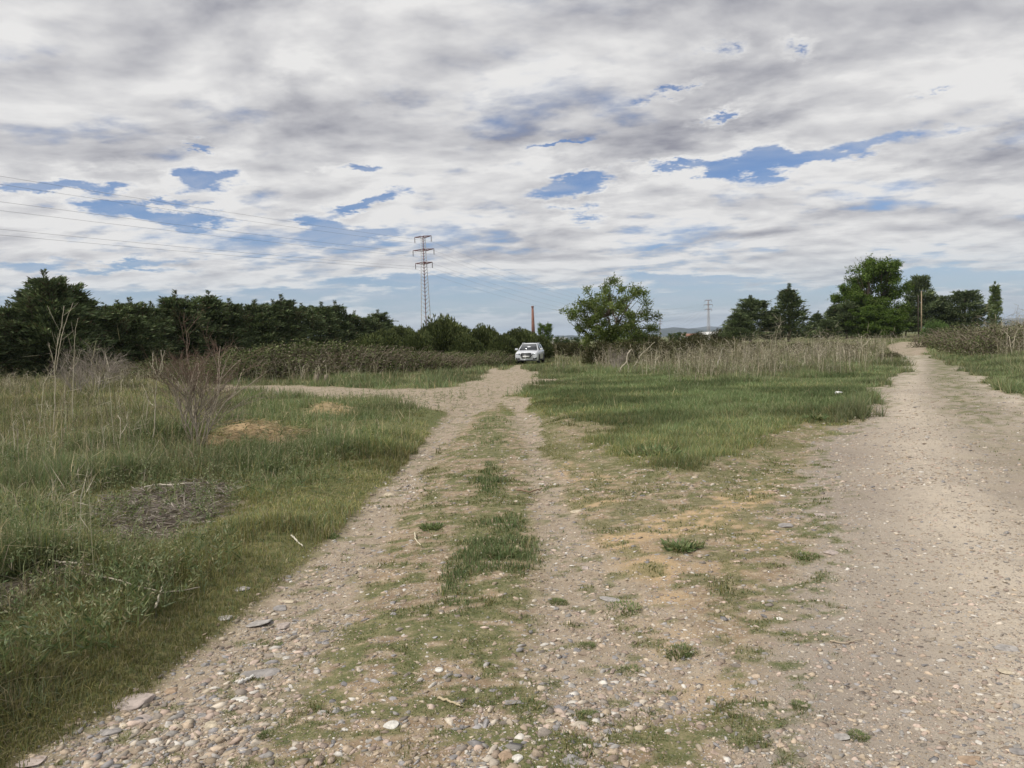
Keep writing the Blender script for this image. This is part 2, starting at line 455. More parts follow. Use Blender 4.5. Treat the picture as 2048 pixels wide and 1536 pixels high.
def leaves(acc, P, D, L, W, C, g=rng, bend=0.0):
    """diamond shaped leaf or spray faces: from P along D"""
    n = len(P); D = unit(D)
    S = unit(np.cross(D, rdir(n, g)))
    L = np.broadcast_to(L, (n,))[:, None]; W = np.broadcast_to(W, (n,))[:, None]
    N = np.cross(D, S)
    mid = P + D * L * .45 + N * L * bend
    V = np.stack([P, mid + S * W * .5, P + D * L, mid - S * W * .5], 1).reshape(-1, 3)
    Q = np.arange(n * 4).reshape(n, 4)
    acc.add(V, Q, None, np.repeat(np.broadcast_to(C, (n, 3)), 4, 0))


def blades(acc, P, hgt, wid, az, lean, C, fine=True):
    """upright grass blades, leaning toward azimuth az by lean (fraction of height)"""
    n = len(P)
    hgt = hgt[:, None]; wid = wid[:, None]; lean = lean[:, None]
    A = np.stack([np.cos(az), np.sin(az), np.zeros(n)], 1)
    b = az + rng.uniform(.8, 2.3, n)
    S = np.stack([np.cos(b), np.sin(b), np.zeros(n)], 1)
    Z = np.array([[0, 0, 1.0]])
    P = P - Z * .01
    if fine:
        m = P + Z * hgt * .58 + A * lean * hgt * .28
        tip = P + Z * hgt * (1 - .25 * lean) + A * lean * hgt
        V = np.stack([P - S * wid * .5, P + S * wid * .5, m + S * wid * .42, m - S * wid * .42, tip], 1).reshape(-1, 3)
        i = np.arange(n)[:, None] * 5
        Q = i + np.array([[0, 1, 2, 3]]); T = i + np.array([[3, 2, 4]])
        acc.add(V, Q, T, np.repeat(C, 5, 0))
    else:
        tip = P + Z * hgt + A * lean * hgt
        V = np.stack([P - S * wid * .5, P + S * wid * .5, tip], 1).reshape(-1, 3)
        acc.add(V, None, np.arange(n * 3).reshape(n, 3), np.repeat(C, 3, 0))


def tube(acc, pts, r0_, r1_, sides=6, C=(1, 1, 1), cap=True):
    pts = np.asarray(pts, float); n = len(pts)
    T = np.gradient(pts, axis=0); T = unit(T)
    ref = np.array([0, 0, 1.0]) if abs(T[0][2]) < .9 else np.array([1.0, 0, 0])
    A = unit(np.cross(T, ref)); B = np.cross(T, A)
    rr = np.linspace(r0_, r1_, n) if np.isscalar(r0_) else np.asarray(r0_)
    a = np.arange(sides) / sides * 2 * np.pi
    V = pts[:, None] + rr[:, None, None] * (A[:, None] * np.cos(a)[None, :, None] + B[:, None] * np.sin(a)[None, :, None])
    V = V.reshape(-1, 3)
    i = np.arange(n - 1)[:, None] * sides; j = np.arange(sides)[None]
    k = (j + 1) % sides
    Q = np.stack([i + j, i + k, i + sides + k, i + sides + j], -1).reshape(-1, 4)
    T_ = None
    if cap:
        c0 = len(V); V = np.concatenate([V, pts[:1], pts[-1:]])
        jj = np.arange(sides); kk2 = (jj + 1) % sides
        T_ = np.concatenate([np.stack([np.full(sides, c0), kk2, jj], 1), np.stack([np.full(sides, c0 + 1), (n - 1) * sides + jj, (n - 1) * sides + kk2], 1)])
    acc.add(V, Q, T_, C)


def box(acc, c, s, C=(1, 1, 1), R3=None):
    c = np.asarray(c, float); s = np.asarray(s, float) / 2
    V = np.array([(x, y, z) for z in (-1, 1) for y in (-1, 1) for x in (-1, 1)], float) * s
    if R3 is not None: V = V @ np.asarray(R3).T
    Q = [(0, 2, 3, 1), (4, 5, 7, 6), (0, 1, 5, 4), (2, 6, 7, 3), (0, 4, 6, 2), (1, 3, 7, 5)]
    acc.add(V + c, Q, None, C)


def bar(acc, a, b, t, C=(1, 1, 1)):
    tube(acc, [a, b], t, t, 4, C)


# ------------------------------------------------------------------ materials
def new_mat(name):
    m_ = bpy.data.materials.new(name); m_.use_nodes = True
    return m_, NT(m_.node_tree)


def principled(t, base, rough=.8, metal=0.0, normal=None, spec=None, coat=None):
    p = t.n('ShaderNodeBsdfPrincipled'); t.put(p.inputs['Base Color'], base); t.put(p.inputs['Roughness'], rough)
    p.inputs['Metallic'].default_value = metal
    if spec is not None: p.inputs['Specular IOR Level'].default_value = spec
    if coat is not None: p.inputs['Coat Weight'].default_value = coat
    if normal is not None: t.put(p.inputs['Normal'], normal)
    o = t.n('ShaderNodeOutputMaterial'); t.put(o.inputs[0], p.outputs[0]); return p


def mat_plain(name, base, rough=.7, metal=0.0, vary=.12, scale=6.0, spec=None, coat=None, bump=0.0):
    m_, t = new_mat(name)
    g_ = t.n('ShaderNodeNewGeometry'); nz = t.noise(g_.outputs['Position'], scale, 4)
    f = t.sm(nz, .25, .75, 1 - vary, 1 + vary)
    c = t.vm('SCALE', base); t.nt.links.new(f, c.node.inputs[3])
    nrm = None
    if bump:
        b = t.n('ShaderNodeBump'); b.inputs['Strength'].default_value = bump; b.inputs['Distance'].default_value = .02
        t.put(b.inputs['Height'], nz); nrm = b.outputs[0]
    principled(t, c, rough, metal, nrm, spec, coat)
    return m_


def mat_leaf(name, tint=(1, 1, 1), trans=.3, clump=None, rough=.6):
    """foliage: the face colour comes from the 'col' attribute, light passes partly through"""
    m_, t = new_mat(name)
    a = t.n('ShaderNodeAttribute'); a.attribute_name = 'col'
    c = t.vm('MULTIPLY', a.outputs['Color'], tint)
    if clump:
        g_ = t.n('ShaderNodeNewGeometry'); nz = t.noise(g_.outputs['Position'], clump, 3)
        f = t.sm(nz, .3, .7, .72, 1.3); c = t.vm('SCALE', c); t.nt.links.new(f, c.node.inputs[3])
        c2 = c
    d = t.n('ShaderNodeBsdfDiffuse'); t.put(d.inputs[0], c)
    tr = t.n('ShaderNodeBsdfTranslucent'); t.put(tr.inputs[0], t.vm('MULTIPLY', c, (1.05, 1.15, .75)))
    mx = t.n('ShaderNodeMixShader'); mx.inputs[0].default_value = trans
    t.put(mx.inputs[1], d.outputs[0]); t.put(mx.inputs[2], tr.outputs[0])
    o = t.n('ShaderNodeOutputMaterial'); t.put(o.inputs[0], mx.outputs[0]); return m_


def mat_bark(name, base, scale=18):
    m_, t = new_mat(name)
    a = t.n('ShaderNodeTexCoord'); nz = t.noise(a.outputs['Object'], scale, 5, .65)
    c = t.mix(t.sm(nz, .3, .7), tuple(x * .6 for x in base), tuple(min(1, x * 1.35) for x in base))
    b = t.n('ShaderNodeBump'); b.inputs['Strength'].default_value = .6; b.inputs['Distance'].default_value = .01; t.put(b.inputs['Height'], nz)
    principled(t, c, .9, 0, b.outputs[0], spec=.2)
    return m_


def mat_stone(name):
    m_, t = new_mat(name)
    a = t.n('ShaderNodeAttribute'); a.attribute_name = 'col'
    g_ = t.n('ShaderNodeTexCoord')
    n_ = t.noise(g_.outputs['Object'], 28, 6, .65); n2_ = t.noise(g_.outputs['Object'], 140, 3, .6)
    f = t.m('ADD', t.sm(n_, .3, .7, .72, 1.15), t.m('MULTIPLY', t.m('SUBTRACT', n2_, .5), .5))
    c = t.vm('SCALE', a.outputs['Color']); t.nt.links.new(f, c.node.inputs[3])
    b = t.n('ShaderNodeBump'); b.inputs['Strength'].default_value = .35; b.inputs['Distance'].default_value = .004; t.put(b.inputs['Height'], n_)
    principled(t, c, .88, 0, b.outputs[0], spec=.25)
    return m_


def mat_ground():
    m_, t = new_mat('ground')
    g_ = t.n('ShaderNodeNewGeometry'); pos = g_.outputs['Position']
    z1 = t.n('ShaderNodeAttribute'); z1.attribute_name = 'zone'
    z2 = t.n('ShaderNodeAttribute'); z2.attribute_name = 'zone2'
    z3 = t.n('ShaderNodeAttribute'); z3.attribute_name = 'zone3'
    s3 = t.n('ShaderNodeSeparateColor'); t.put(s3.inputs[0], z3.outputs['Color'])
    s1 = t.n('ShaderNodeSeparateColor'); t.put(s1.inputs[0], z1.outputs['Color'])
    s2 = t.n('ShaderNodeSeparateColor'); t.put(s2.inputs[0], z2.outputs['Color'])
    grav, grass, sand = s1.outputs[0], s1.outputs[1], s1.outputs[2]
    moss, road, dirt = s2.outputs[0], s2.outputs[1], s2.outputs[2]
    big = t.noise(pos, .35, 4, .6); mid_ = t.noise(pos, 2.2, 5, .6); fine = t.noise(pos, 14, 6, .65); dust = t.noise(pos, 90, 4, .7)
    # packed earth
    earth = t.mix(t.sm(mid_, .35, .68), (.300, .220, .140), (.210, .155, .102))
    earth = t.mix(t.sm(fine, .42, .68), earth, (.40, .325, .225))
    earth = t.mix(t.m('MULTIPLY', t.sm(dust, .5, .75), .6), earth, (.13, .095, .07))
    # dusty grey gravel road
    rcol = t.mix(t.sm(mid_, .3, .7), (.315, .268, .215), (.390, .338, .275))
    rcol = t.mix(t.sm(big, .42, .62), rcol, (.295, .250, .205))
    rcol = t.mix(t.m('MULTIPLY', t.sm(fine, .5, .72), .7), rcol, (.225, .18, .14))
    rcol = t.mix(t.m('MULTIPLY', t.sm(dust, .5, .74), .55), rcol, (.17, .135, .11))
    rcol = t.mix(t.m('MULTIPLY', s3.outputs[0], t.sm(fine, .25, .6, .35, .8)), rcol, (.52, .45, .36))
    rcol = t.mix(t.m('MULTIPLY', s3.outputs[1], t.m('MULTIPLY', t.sm(mid_, .4, .6), .5)), rcol, (.25, .21, .135))
    base = t.mix(road, earth, rcol)
    base = t.mix(t.m('MULTIPLY', grav, t.m('SUBTRACT', 1.0, road)), base, t.mix(t.sm(fine, .35, .65), (.290, .232, .170), (.375, .310, .232)))

    # embedded pebbles of three sizes
    def peb(sc_, keep, base_):
        v = t.n('ShaderNodeTexVoronoi', feature='F1'); t.put(v.inputs['Vector'], t.vm('ADD', pos, t.vm('SCALE', (0, 0, 0)))); v.inputs['Scale'].default_value = sc_
        v.inputs['Randomness'].default_value = 1
        sp_ = t.n('ShaderNodeSeparateColor'); t.put(sp_.inputs[0], v.outputs['Color'])
        rad = t.m('ADD', .16, t.m('MULTIPLY', sp_.outputs[0], .22))
        on = t.m('MULTIPLY', t.sm(v.outputs['Distance'], t.m('SUBTRACT', rad, .06), rad, 1.0, 0.0), t.m('GREATER_THAN', sp_.outputs[1], keep))
        cc = t.mix(sp_.outputs[2], (.22, .18, .15), (.50, .44, .37))
        return t.mix(on, base_, cc), t.m('MULTIPLY', on, t.m('SUBTRACT', rad, v.outputs['Distance']))
    stones = t.m('MAXIMUM', grav, t.m('MULTIPLY', t.m('SUBTRACT', 1.0, grass), .75))
    pb1, h1 = peb(38, .25, base); pb2, h2 = peb(95, .2, pb1); pb3, h3 = peb(17, .62, pb2)
    base = t.mix(stones, base, pb3)
    hh = t.m('ADD', t.m('ADD', t.m('MULTIPLY', h1, .020), t.m('MULTIPLY', h2, .008)), t.m('MULTIPLY', h3, .045))
    base = t.mix(t.m('MULTIPLY', sand, .85), base, t.mix(t.sm(fine, .35, .7), (.52, .375, .215), (.40, .285, .165)))
    base = t.mix(dirt, base, t.mix(t.sm(fine, .3, .7), (.20, .16, .135), (.12, .095, .085)))
    turf = t.mix(t.sm(fine, .35, .65), (.090, .108, .042), (.185, .165, .080))
    turf = t.mix(t.sm(t.noise(pos, .12, 4, .6), .4, .62), turf, (.125, .140, .058))
    base = t.mix(grass, base, turf)
    mcol = t.mix(t.sm(fine, .38, .66), (.092, .115, .042), (.19, .180, .085))
    base = t.mix(t.m('MULTIPLY', moss, t.sm(dust, .30, .55, .45, .92)), base, mcol)
    b = t.n('ShaderNodeBump'); b.inputs['Strength'].default_value = 1.0; b.inputs['Distance'].default_value = 1.25
    ht = t.m('ADD', t.m('MULTIPLY', hh, stones), t.m('ADD', t.m('MULTIPLY', fine, .012), t.m('MULTIPLY', dust, .003)))
    t.put(b.inputs['Height'], ht)
    principled(t, base, .95, 0, b.outputs[0], spec=.15)
    return m_


GROUND = mat_ground(); STONE = mat_stone('stone')
GRASS = mat_leaf('grass', trans=.28)
FOLI = mat_leaf('conifer_foliage', trans=.12, clump=.7)
LEAF = mat_leaf('broad_leaf', trans=.35, clump=.9)
TWIG = mat_leaf('twig', trans=0.0)
BARK = mat_bark('bark', (.12, .095, .07)); PALE = mat_bark('pale_dead_wood', (.36, .31, .23), 40)
METAL = mat_plain('galvanised_steel', (.30, .31, .32), .6, .2, .1); REDM = mat_plain('red_steel', (.17, .085, .085), .7, 0, .2)

# ------------------------------------------------------------------ the ground
def axis_y():
    ys = [-6.0, -3, -1, 0, .6, 1.1, 1.5]
    while ys[-1] < 220: ys.append(ys[-1] + max(.026, .0085 * ys[-1]))
    while ys[-1] < 14500: ys.append(ys[-1] * 1.12)
    return np.array(ys)


def axis_x():
    xs = [0.0]
    while xs[-1] < 9000: xs.append(xs[-1] + (max(.042, .014 * xs[-1]) if xs[-1] < 200 else .15 * xs[-1]))
    xs = np.array(xs); return np.concatenate([-xs[:0:-1], xs])


def build_ground():
    X, Y = np.meshgrid(axis_x(), axis_y())
    ny, nx = X.shape
    x = X.ravel(); y = Y.ravel()
    Z = H(x, y)
    z = zones(x, y)
    i = np.arange((ny - 1) * nx).reshape(ny - 1, nx)[:, :-1].ravel()
    Q = np.stack([i, i + 1, i + nx + 1, i + nx], 1)
    e1 = np.stack([z['grav'], z['grass'], z['sand']], 1); e2 = np.stack([z['moss'], z['road'], z['dirt']], 1); e3 = np.stack([z['lane'], z['mid'] * z['road'], z['stony']], 1)
    me = mesh_np('ground', np.stack([x, y, Z], 1), Q, None, GROUND, None, True, {'zone': e1, 'zone2': e2, 'zone3': e3})
    link('ground', me, kind='structure', label='stony bare earth and rough meadow')


build_ground()

# distant hills beyond the plain
def hills(name, y0, pts, depth, base, col_, seed):
    """ridge whose crest follows (u, v) directions at distance y0"""
    P_ = [at(u, v, y0) for (u, v) in pts]
    xs = np.linspace(P_[0][0], P_[-1][0], 260)
    top = np.interp(xs, [p[0] for p in P_], [p[2] for p in P_])
    top = top + (fbm(xs, xs * 0, y0 * .02, 5, seed) - .5) * y0 * .0035
    rows = []
    for k in range(9):
        f = k / 8; yy = y0 - depth + 2 * depth * f
        hgt = math.sin(math.pi * f) ** .8 if 0 < f < 1 else 0
        hh = base + (top - base) * hgt * (1 if abs(f - .5) < .01 else (.75 + .5 * fbm(xs, np.full_like(xs, yy), y0 * .03, 3, seed + k)))
        hh = np.minimum(hh, top) if abs(f - .5) > .01 else hh
        rows.append(np.stack([xs, np.full_like(xs, yy) , hh], 1))
    V = np.concatenate(rows); n = len(xs)
    i = (np.arange(8)[:, None] * n + np.arange(n - 1)[None]).ravel()
    Q = np.stack([i, i + 1, i + n + 1, i + n], 1)
    m_ = mat_plain(name, col_, .95, 0, .18, .002, spec=0)
    link(name, mesh_np(name, V, Q, None, m_, None, True), kind='structure', label='low bluish hills on the horizon')


hills('hills', 9000, [(1020, 676), (1100, 673), (1130, 671), (1165, 672), (1210, 668), (1260, 664), (1300, 659), (1330, 657), (1348, 653), (1370, 658), (1400, 661), (1440, 657), (1500, 655), (1600, 652), (1800, 646), (2100, 640)], 1500, -5, (.050, .060, .050), 5)
hills('far_hills', 13500, [(-200, 712), (200, 704), (600, 691), (900, 681), (1060, 675), (1110, 672), (1150, 673), (1250, 668), (1290, 664), (1340, 664), (1380, 658), (1420, 652), (1460, 654), (1560, 650), (2200, 632)], 1200, -5, (.055, .065, .055), 9)


# ------------------------------------------------------------------ loose stones
def icos(sub):
    import bmesh
    bm = bmesh.new(); bmesh.ops.create_icosphere(bm, subdivisions=sub, radius=1)
    V = np.array([v.co[:] for v in bm.verts]); T = np.array([[v.index for v in f.verts] for f in bm.faces]); bm.free()
    return V, T


ICO1, ICO2, ICO4 = icos(1), icos(2), icos(4)


def sample_view(n, y0, y1, k=1.0, xl=None, xr=None):
    """points over the visible ground, density falling off with distance; k=1 spreads evenly over log distance"""
    y = y0 * (y1 / y0) ** rng.random(n)
    lim = .74 * y + .5
    a = -lim if xl is None else np.maximum(-lim, xl); b = lim if xr is None else np.minimum(lim, xr)
    x = a + (b - a) * rng.random(n)
    return x, y


STCOL = np.array([(.37, .30, .22), (.42, .355, .27), (.31, .245, .19), (.42, .335, .25), (.32, .30, .275), (.50, .44, .36), (.26, .225, .19), (.40, .31, .25), (.28, .265, .26), (.44, .35, .29)])


def pebbles(n, y0, y1, base, smin, smax):
    x, y = sample_view(n, y0, y1)
    z = zones(x, y)
    dens = np.clip(.48 * z['grav'] * (1 - z['road']) + .68 * z['road'] + .46 * z['bare'] * (1 - z['grav']) + .22 * z['stony'] * z['bare'] + .30 * z['rut'], 0, 1)
    dens *= np.clip(.5 + 1.4 * (fbm(x, y, .5, 3, 61) - .25), .1, 1.3)
    dens *= (1 - z['moss'] * .7) * (1 - z['mid'] * .6)
    keep = rng.random(n) < dens
    x, y = x[keep], y[keep]; st = z['stony'][keep]; rdm = z['road'][keep]; n = len(x)
    s = smin * (smax / smin) ** (rng.random(n) ** 2.7) * (1 + .40 * st)
    s = s * np.where(rdm > .5, .85, 1)
    Vb, Tb = base
    A = rng.uniform(0, 2 * np.pi, n); ca, sa = np.cos(A), np.sin(A)
    nv = len(Vb)
    # each stone gets its own lumpy, faceted shape
    K = 24
    lib = []
    for k in range(K):
        g2 = np.random.default_rng(100 + k)
        dd = rdir(14, g2); V = Vb * 1.0
        for d_ in dd:
            h_ = g2.uniform(.34, .72); pr = V @ d_
            V = V - np.maximum(pr - h_, 0)[:, None] * d_ * .97
        V = V * (1 + g2.normal(0, .035, (nv, 1)))
        V = V * np.array([1.15, .85 * g2.uniform(.7, 1.1), g2.uniform(.25, .50)])
        lib.append(V)
    lib = np.stack(lib)
    V = lib[rng.integers(0, K, n)] * s[:, None, None] * .5
    X = V[..., 0] * ca[:, None] - V[..., 1] * sa[:, None]; Y = V[..., 0] * sa[:, None] + V[..., 1] * ca[:, None]
    til = rng.normal(0, .13, n)[:, None]
    Zv = V[..., 2] + X * til
    zc = H(x, y) - s * .5 * .03
    P_ = np.stack([X + x[:, None], Y + y[:, None], Zv + zc[:, None]], -1)
    ci = rng.integers(0, len(STCOL), n)
    C = STCOL[ci] * rng.uniform(.70, 1.32, (n, 1))
    wh = rng.random(n) < .05; C[wh] = np.array([.62, .58, .52]) * rng.uniform(.85, 1.05, (wh.sum(), 1))
    C = np.repeat(C, nv, 0)
    T = (np.arange(n)[:, None, None] * nv + Tb[None]).reshape(-1, 3)
    return P_.reshape(-1, 3), T, C


acc = Acc()
V, T, C = pebbles(230000, 1.9, 11, ICO1, .007, .026); acc.add(V, None, T, C)
V, T, C = pebbles(42000, 1.9, 6.5, ICO2, .008, .065); acc.add(V, None, T, C)
V, T, C = pebbles(130000, 2.2, 20, ICO1, .014, .075); acc.add(V, None, T, C)
V, T, C = pebbles(130000, 7, 60, ICO1, .025, .11); acc.add(V, None, T, C)
acc.obj('gravel', STONE, kind='stuff', label='loose gravel and small stones over the tracks')

# the larger stones one can pick out: u, v, width, height (photo px), colour, flatness, shape, label
PINK = (.42, .355, .315); GREY = (.285, .265, .25); LGREY = (.37, .345, .32); WHITE = (.66, .63, .57); TAN = (.36, .265, .185); CREAM = (.50, .43, .32)
BIG = [
    (262, 1398, 76, 30, PINK, .30, 3, 'large flat pinkish slab at the grassy left edge of the stony track'),
    (518, 1341, 78, 26, GREY, .22, 1, 'long flat grey slab beside the small white stick'),
    (517, 1241, 52, 20, LGREY, .22, 2, 'flat pale grey stone with pointed end, uppermost left in the left rut'),
    (566, 1249, 30, 15, PINK, .4, 4, 'rounded pinkish stone just right of the flat pale grey one'),
    (563, 1213, 32, 14, GREY, .35, 5, 'grey stone at the edge of the left rut under a thin white one'),
    (575, 1201, 36, 6, CREAM, .15, 6, 'thin cream sliver of stone lying above the grey stone'),
    (484, 1175, 34, 11, LGREY, .3, 7, 'pale grey stone half sunk in the grass left of the left rut'),
    (452, 1234, 30, 11, LGREY, .3, 8, 'flat greyish stone in grass left of the pointed pale stone'),
    (778, 987, 22, 17, CREAM, .8, 9, 'lone rounded pale stone standing in the far part of the left rut'),
    (878, 1336, 18, 19, WHITE, .9, 10, 'small white egg shaped pebble on the mossy middle strip'),
    (783, 1446, 34, 22, WHITE, .6, 11, 'bright white angular stone on dry moss near the bottom'),
    (1009, 1509, 34, 26, TAN, .7, 12, 'smooth brown stone touching a white stone at the bottom'),
    (1035, 1511, 24, 24, WHITE, .8, 13, 'white stone touching the smooth brown stone'),
    (1027, 1401, 44, 18, GREY, .25, 14, 'flat grey stone left of a green grass tuft'),
    (1171, 1134, 19, 12, PINK, .5, 15, 'small square pale stone above the bare tan patch'),
    (1222, 1196, 46, 13, LGREY, .2, 16, 'flat light stone right of the bare tan patch'),
    (1100, 1441, 38, 12, CREAM, .3, 17, 'long cream coloured stone between two green tufts'),
    (1148, 1516, 52, 26, GREY, .15, 18, 'flush dark grey flat stone at the bottom edge'),
    (1129, 1353, 20, 15, GREY, .7, 19, 'round grey cobble on sandy soil right of the middle strip'),
    (288, 1434, 38, 16, PINK, .35, 20, 'pinkish flat stone below the large flat slab'),
    (397, 1431, 30, 18, GREY, .4, 21, 'blue grey angular stone in the cobbled left corner'),
    (423, 1447, 26, 14, CREAM, .5, 22, 'cream rounded stone beside the blue grey angular stone'),
    (344, 1378, 28, 18, TAN, .5, 23, 'sandy yellow stone right of the large flat slab'),
    (66, 1517, 46, 20, PINK, .3, 24, 'long pinkish stone in the very bottom left corner of the stones'),
    (220, 1460, 40, 16, GREY, .3, 25, 'wide dull grey stone between slab and corner stone'),
    (480, 1397, 32, 12, WHITE, .35, 26, 'bright flat white stone right of the cobbles'),
    (1571, 1049, 28, 15, GREY, .6, 27, 'dark grey rock at the border of sandy patch and right road'),
    (1662, 1103, 28, 15, PINK, .5, 28, 'pinkish rock on the left margin of the right road'),
    (1641, 1029, 24, 9, PINK, .4, 29, 'low pale rock on the right road beyond the pinkish one'),
    (2040, 1493, 34, 42, GREY, .5, 30, 'big round grey stone cut by the right edge'),
    (1944, 1514, 44, 26, TAN, .4, 31, 'wedge shaped tan stone on the road bottom right'),
    (2014, 1341, 28, 11, CREAM, .3, 32, 'bright flat stone near the right edge of the road'),
    (2011, 1293, 44, 13, LGREY, .15, 33, 'wide thin grey slab near the right edge above the bright flat stone'),
    (1153, 1022, 26, 7, CREAM, .3, 34, 'pale flat stone in the right rut'),
    (1560, 1235, 15, 9, WHITE, .5, 35, 'small white pebble on the sandy patch beside the road'),
    (1143, 1130, 12, 7, WHITE, .5, 36, 'tiny white stone left of the small square pale stone'),
    (1812, 1421, 24, 10, LGREY, .4, 37, 'pale angular stone alone on the right road bottom'),
    (1685, 1470, 30, 22, LGREY, .5, 38, 'pale grey stone beside a green tuft at bottom right'),
]
for (u, v, wp, hp, c_, fl, sd_, lab) in BIG:
    x, y = G(u, v + hp * .25, H)
    dist = math.hypot(x, y); wid = wp * dist / F * 1.02
    g2 = np.random.default_rng(300 + sd_)
    Vb = ICO4[0].copy()
    for d_ in rdir(12, g2):
        h_ = g2.uniform(.5, .92) if fl < .75 else g2.uniform(.82, .98)
        pr = Vb @ d_; Vb -= np.maximum(pr - h_, 0)[:, None] * d_ * .93
    rr_ = fbm(Vb[:, 0] * 2 + Vb[:, 2] + 7, Vb[:, 1] * 2 - Vb[:, 2] + 3, .5, 4, sd_) - .5
    Vb *= (1 + .12 * rr_)[:, None]
    depth = min(1.0, max(.55, (hp / wp) * (dist / CAMZ) * .8))
    Vb *= np.array([1, depth, fl * .55]) * wid * .5 / max(abs(Vb[:, 0]).max(), .01)
    cc = np.array(c_) * (1 + .3 * (fbm(Vb[:, 0], Vb[:, 1], wid * .3, 3, sd_) - .5))[:, None]
    me = mesh_np('stone', Vb, None, ICO4[1], STONE, cc, True)
    z_ = float(H(x, y)) + wid * fl * .06
    link('stone', me, loc=(x, y, z_), label=lab, category='stone', group='single stones lying on the tracks').rotation_euler = (g2.normal(0, .05), g2.normal(0, .05), g2.uniform(-.35, .35))

# ------------------------------------------------------------------ grass, moss and dry weeds
G_GREEN = np.array([(.140, .188, .088), (.165, .203, .098), (.118, .160, .080), (.185, .205, .105)])
G_DULL = np.array([(.185, .205, .100), (.215, .220, .125), (.150, .185, .095), (.250, .225, .135), (.190, .225, .140)])
G_OLIVE = np.array([(.220, .215, .085), (.250, .230, .100), (.180, .190, .075), (.280, .240, .120)])
G_STRAW = np.array([(.42, .35, .22), (.36, .30, .20), (.50, .42, .28), (.32, .27, .20)])


def pick(pal, n):
    return pal[rng.integers(0, len(pal), n)] * rng.uniform(.75, 1.25, (n, 1))


TRI = poly([(1040, 815), (1075, 765), (1130, 745), (1300, 750), (1480, 770), (1640, 755), (1780, 735), (1810, 735), (1750, 785), (1640, 860), (1580, 935), (1400, 985), (1240, 955), (1110, 890)])
VERGE = poly([(1850, 700), (1900, 702), (1985, 725), (2080, 770), (2120, 860), (2048, 808), (1930, 735), (1870, 708)])
LFIELD_DRY = poly([(-100, 760), (420, 760), (480, 800), (420, 870), (200, 900), (-100, 900)])
KNOLL = poly([(440, 800), (640, 800), (800, 830), (830, 860), (760, 960), (640, 1060), (480, 1000), (440, 960), (380, 930), (420, 860)])


def meadow(n, y0, y1, fine, xr=None, xl=None, hs=1.0):
    x, y = sample_view(n, y0, y1, xr=xr, xl=xl)
    z = zones(x, y)
    D = np.hypot(x, y)
    tri = sstep(-.3, .5, -sdpoly(x, y, TRI)); vg = sstep(-.2, .5, -sdpoly(x, y, VERGE)); dry = sstep(-.6, .6, -sdpoly(x, y, LFIELD_DRY)); kn = sstep(-.3, .5, -sdpoly(x, y, KNOLL))
    patch = fbm(x, y, 1.3, 4, 71); p2 = fbm(x, y, .35, 3, 72); p3 = fbm(x, y, 5.0, 3, 73)
    b = sdpoly(x, y, BARE)                       # distance into the meadow
    dens = sstep(.3, .8, z['grass']) * np.clip(.35 + 1.5 * p2, .2, 1)
    keep = rng.random(n) < dens
    x, y, tri, vg, dry, kn, patch, p2, p3, b, D = [q[keep] for q in (x, y, tri, vg, dry, kn, patch, p2, p3, b, D)]
    n = len(x)
    # short turf by the track edge, taller inside
    tall = sstep(.1, 1.7, b + (patch - .5) * 2.2)
    tall = tall * (1 - tri * (1 - sstep(.2, 4.0, b + (p3 - .5) * 3)) * .8)
    d3_ = np.maximum(sstep(.7, .0, sdpoly(x, y, DIRT3)), sstep(.35, .0, sdpoly(x, y, STRAWP)))
    d3_ = np.maximum(d3_, np.exp(-(np.hypot((x + 1.95) / 1.0, (y - 5.1) / .8)) ** 2)); tall = tall * (1 - .8 * d3_)
    tall = tall * (1 - .9 * np.exp(-(np.hypot(x - 1.5, y - 58) / 3.2) ** 2))
    h = .034 + .036 * tall + .16 * tall * sstep(.40, .66, patch) + .09 * tall * p2
    left = x < 0
    h = np.where(left & (y < 12), h * 1.2, h)
    h = h * (1 - .40 * kn) * (1 - .58 * tri) * (1 - .6 * vg)
    h = np.maximum(h, (.045 + .05 * p2 + .03 * patch) * tri * sstep(0, .8, b))
    clp = sstep(.50, .64, fbm(x, y, 1.0, 3, 79)) * left * tall
    h = h * (1 - .30 * left * tall) + clp * .17
    h *= rng.uniform(.45, 1.35, n)
    wild = rng.random(n) < np.where(left, .03, .008); h = np.where(wild & (tall > .5), h * 1.8 + .08, h)
    h = np.minimum(h, .55) * hs
    fdist = np.clip(D / 6, .8, 12)
    wid = (.0042 if fine else .0046) * fdist * rng.uniform(.6, 1.5, n)
    C = pick(G_DULL, n)
    gm = np.clip(tri * .62 + vg * .55 + kn * .55 + .45 * sstep(.5, .7, p3) + .5 * (patch - .5), 0, 1)
    C[clp > .4] *= np.array([.78, .86, .82])
    isg = rng.random(n) < gm; C[isg] = pick(G_GREEN, int(isg.sum()))
    so_ = rng.random(n) < np.clip(.75 * (1 - tall) * (1 - .62 * tri * sstep(.2, .9, b)) + .12 * tri * (1 - sstep(.35, .6, patch)) + .3 * dry, 0, .85)
    C[so_] = pick(G_OLIVE, int(so_.sum()))
    st_ = rng.random(n) < np.where(left, .10, .03) + .22 * dry + .3 * (wild & left)
    C[st_] = pick(G_STRAW, int(st_.sum())) * .85
    C = C * (.80 + .55 * sstep(.35, .65, fbm(x, y, 1.9, 4, 74)))[:, None] * (1 + .22 * (sstep(.3, .7, fbm(x, y, .45, 3, 75)) - .5))[:, None]
    P_ = np.stack([x, y, H(x, y)], 1)
    az = rng.uniform(0, 2 * np.pi, n); lean = np.abs(rng.normal(0, .70, n))
    a = Acc(); blades(a, P_, h, wid, az, lean, C, fine); return a


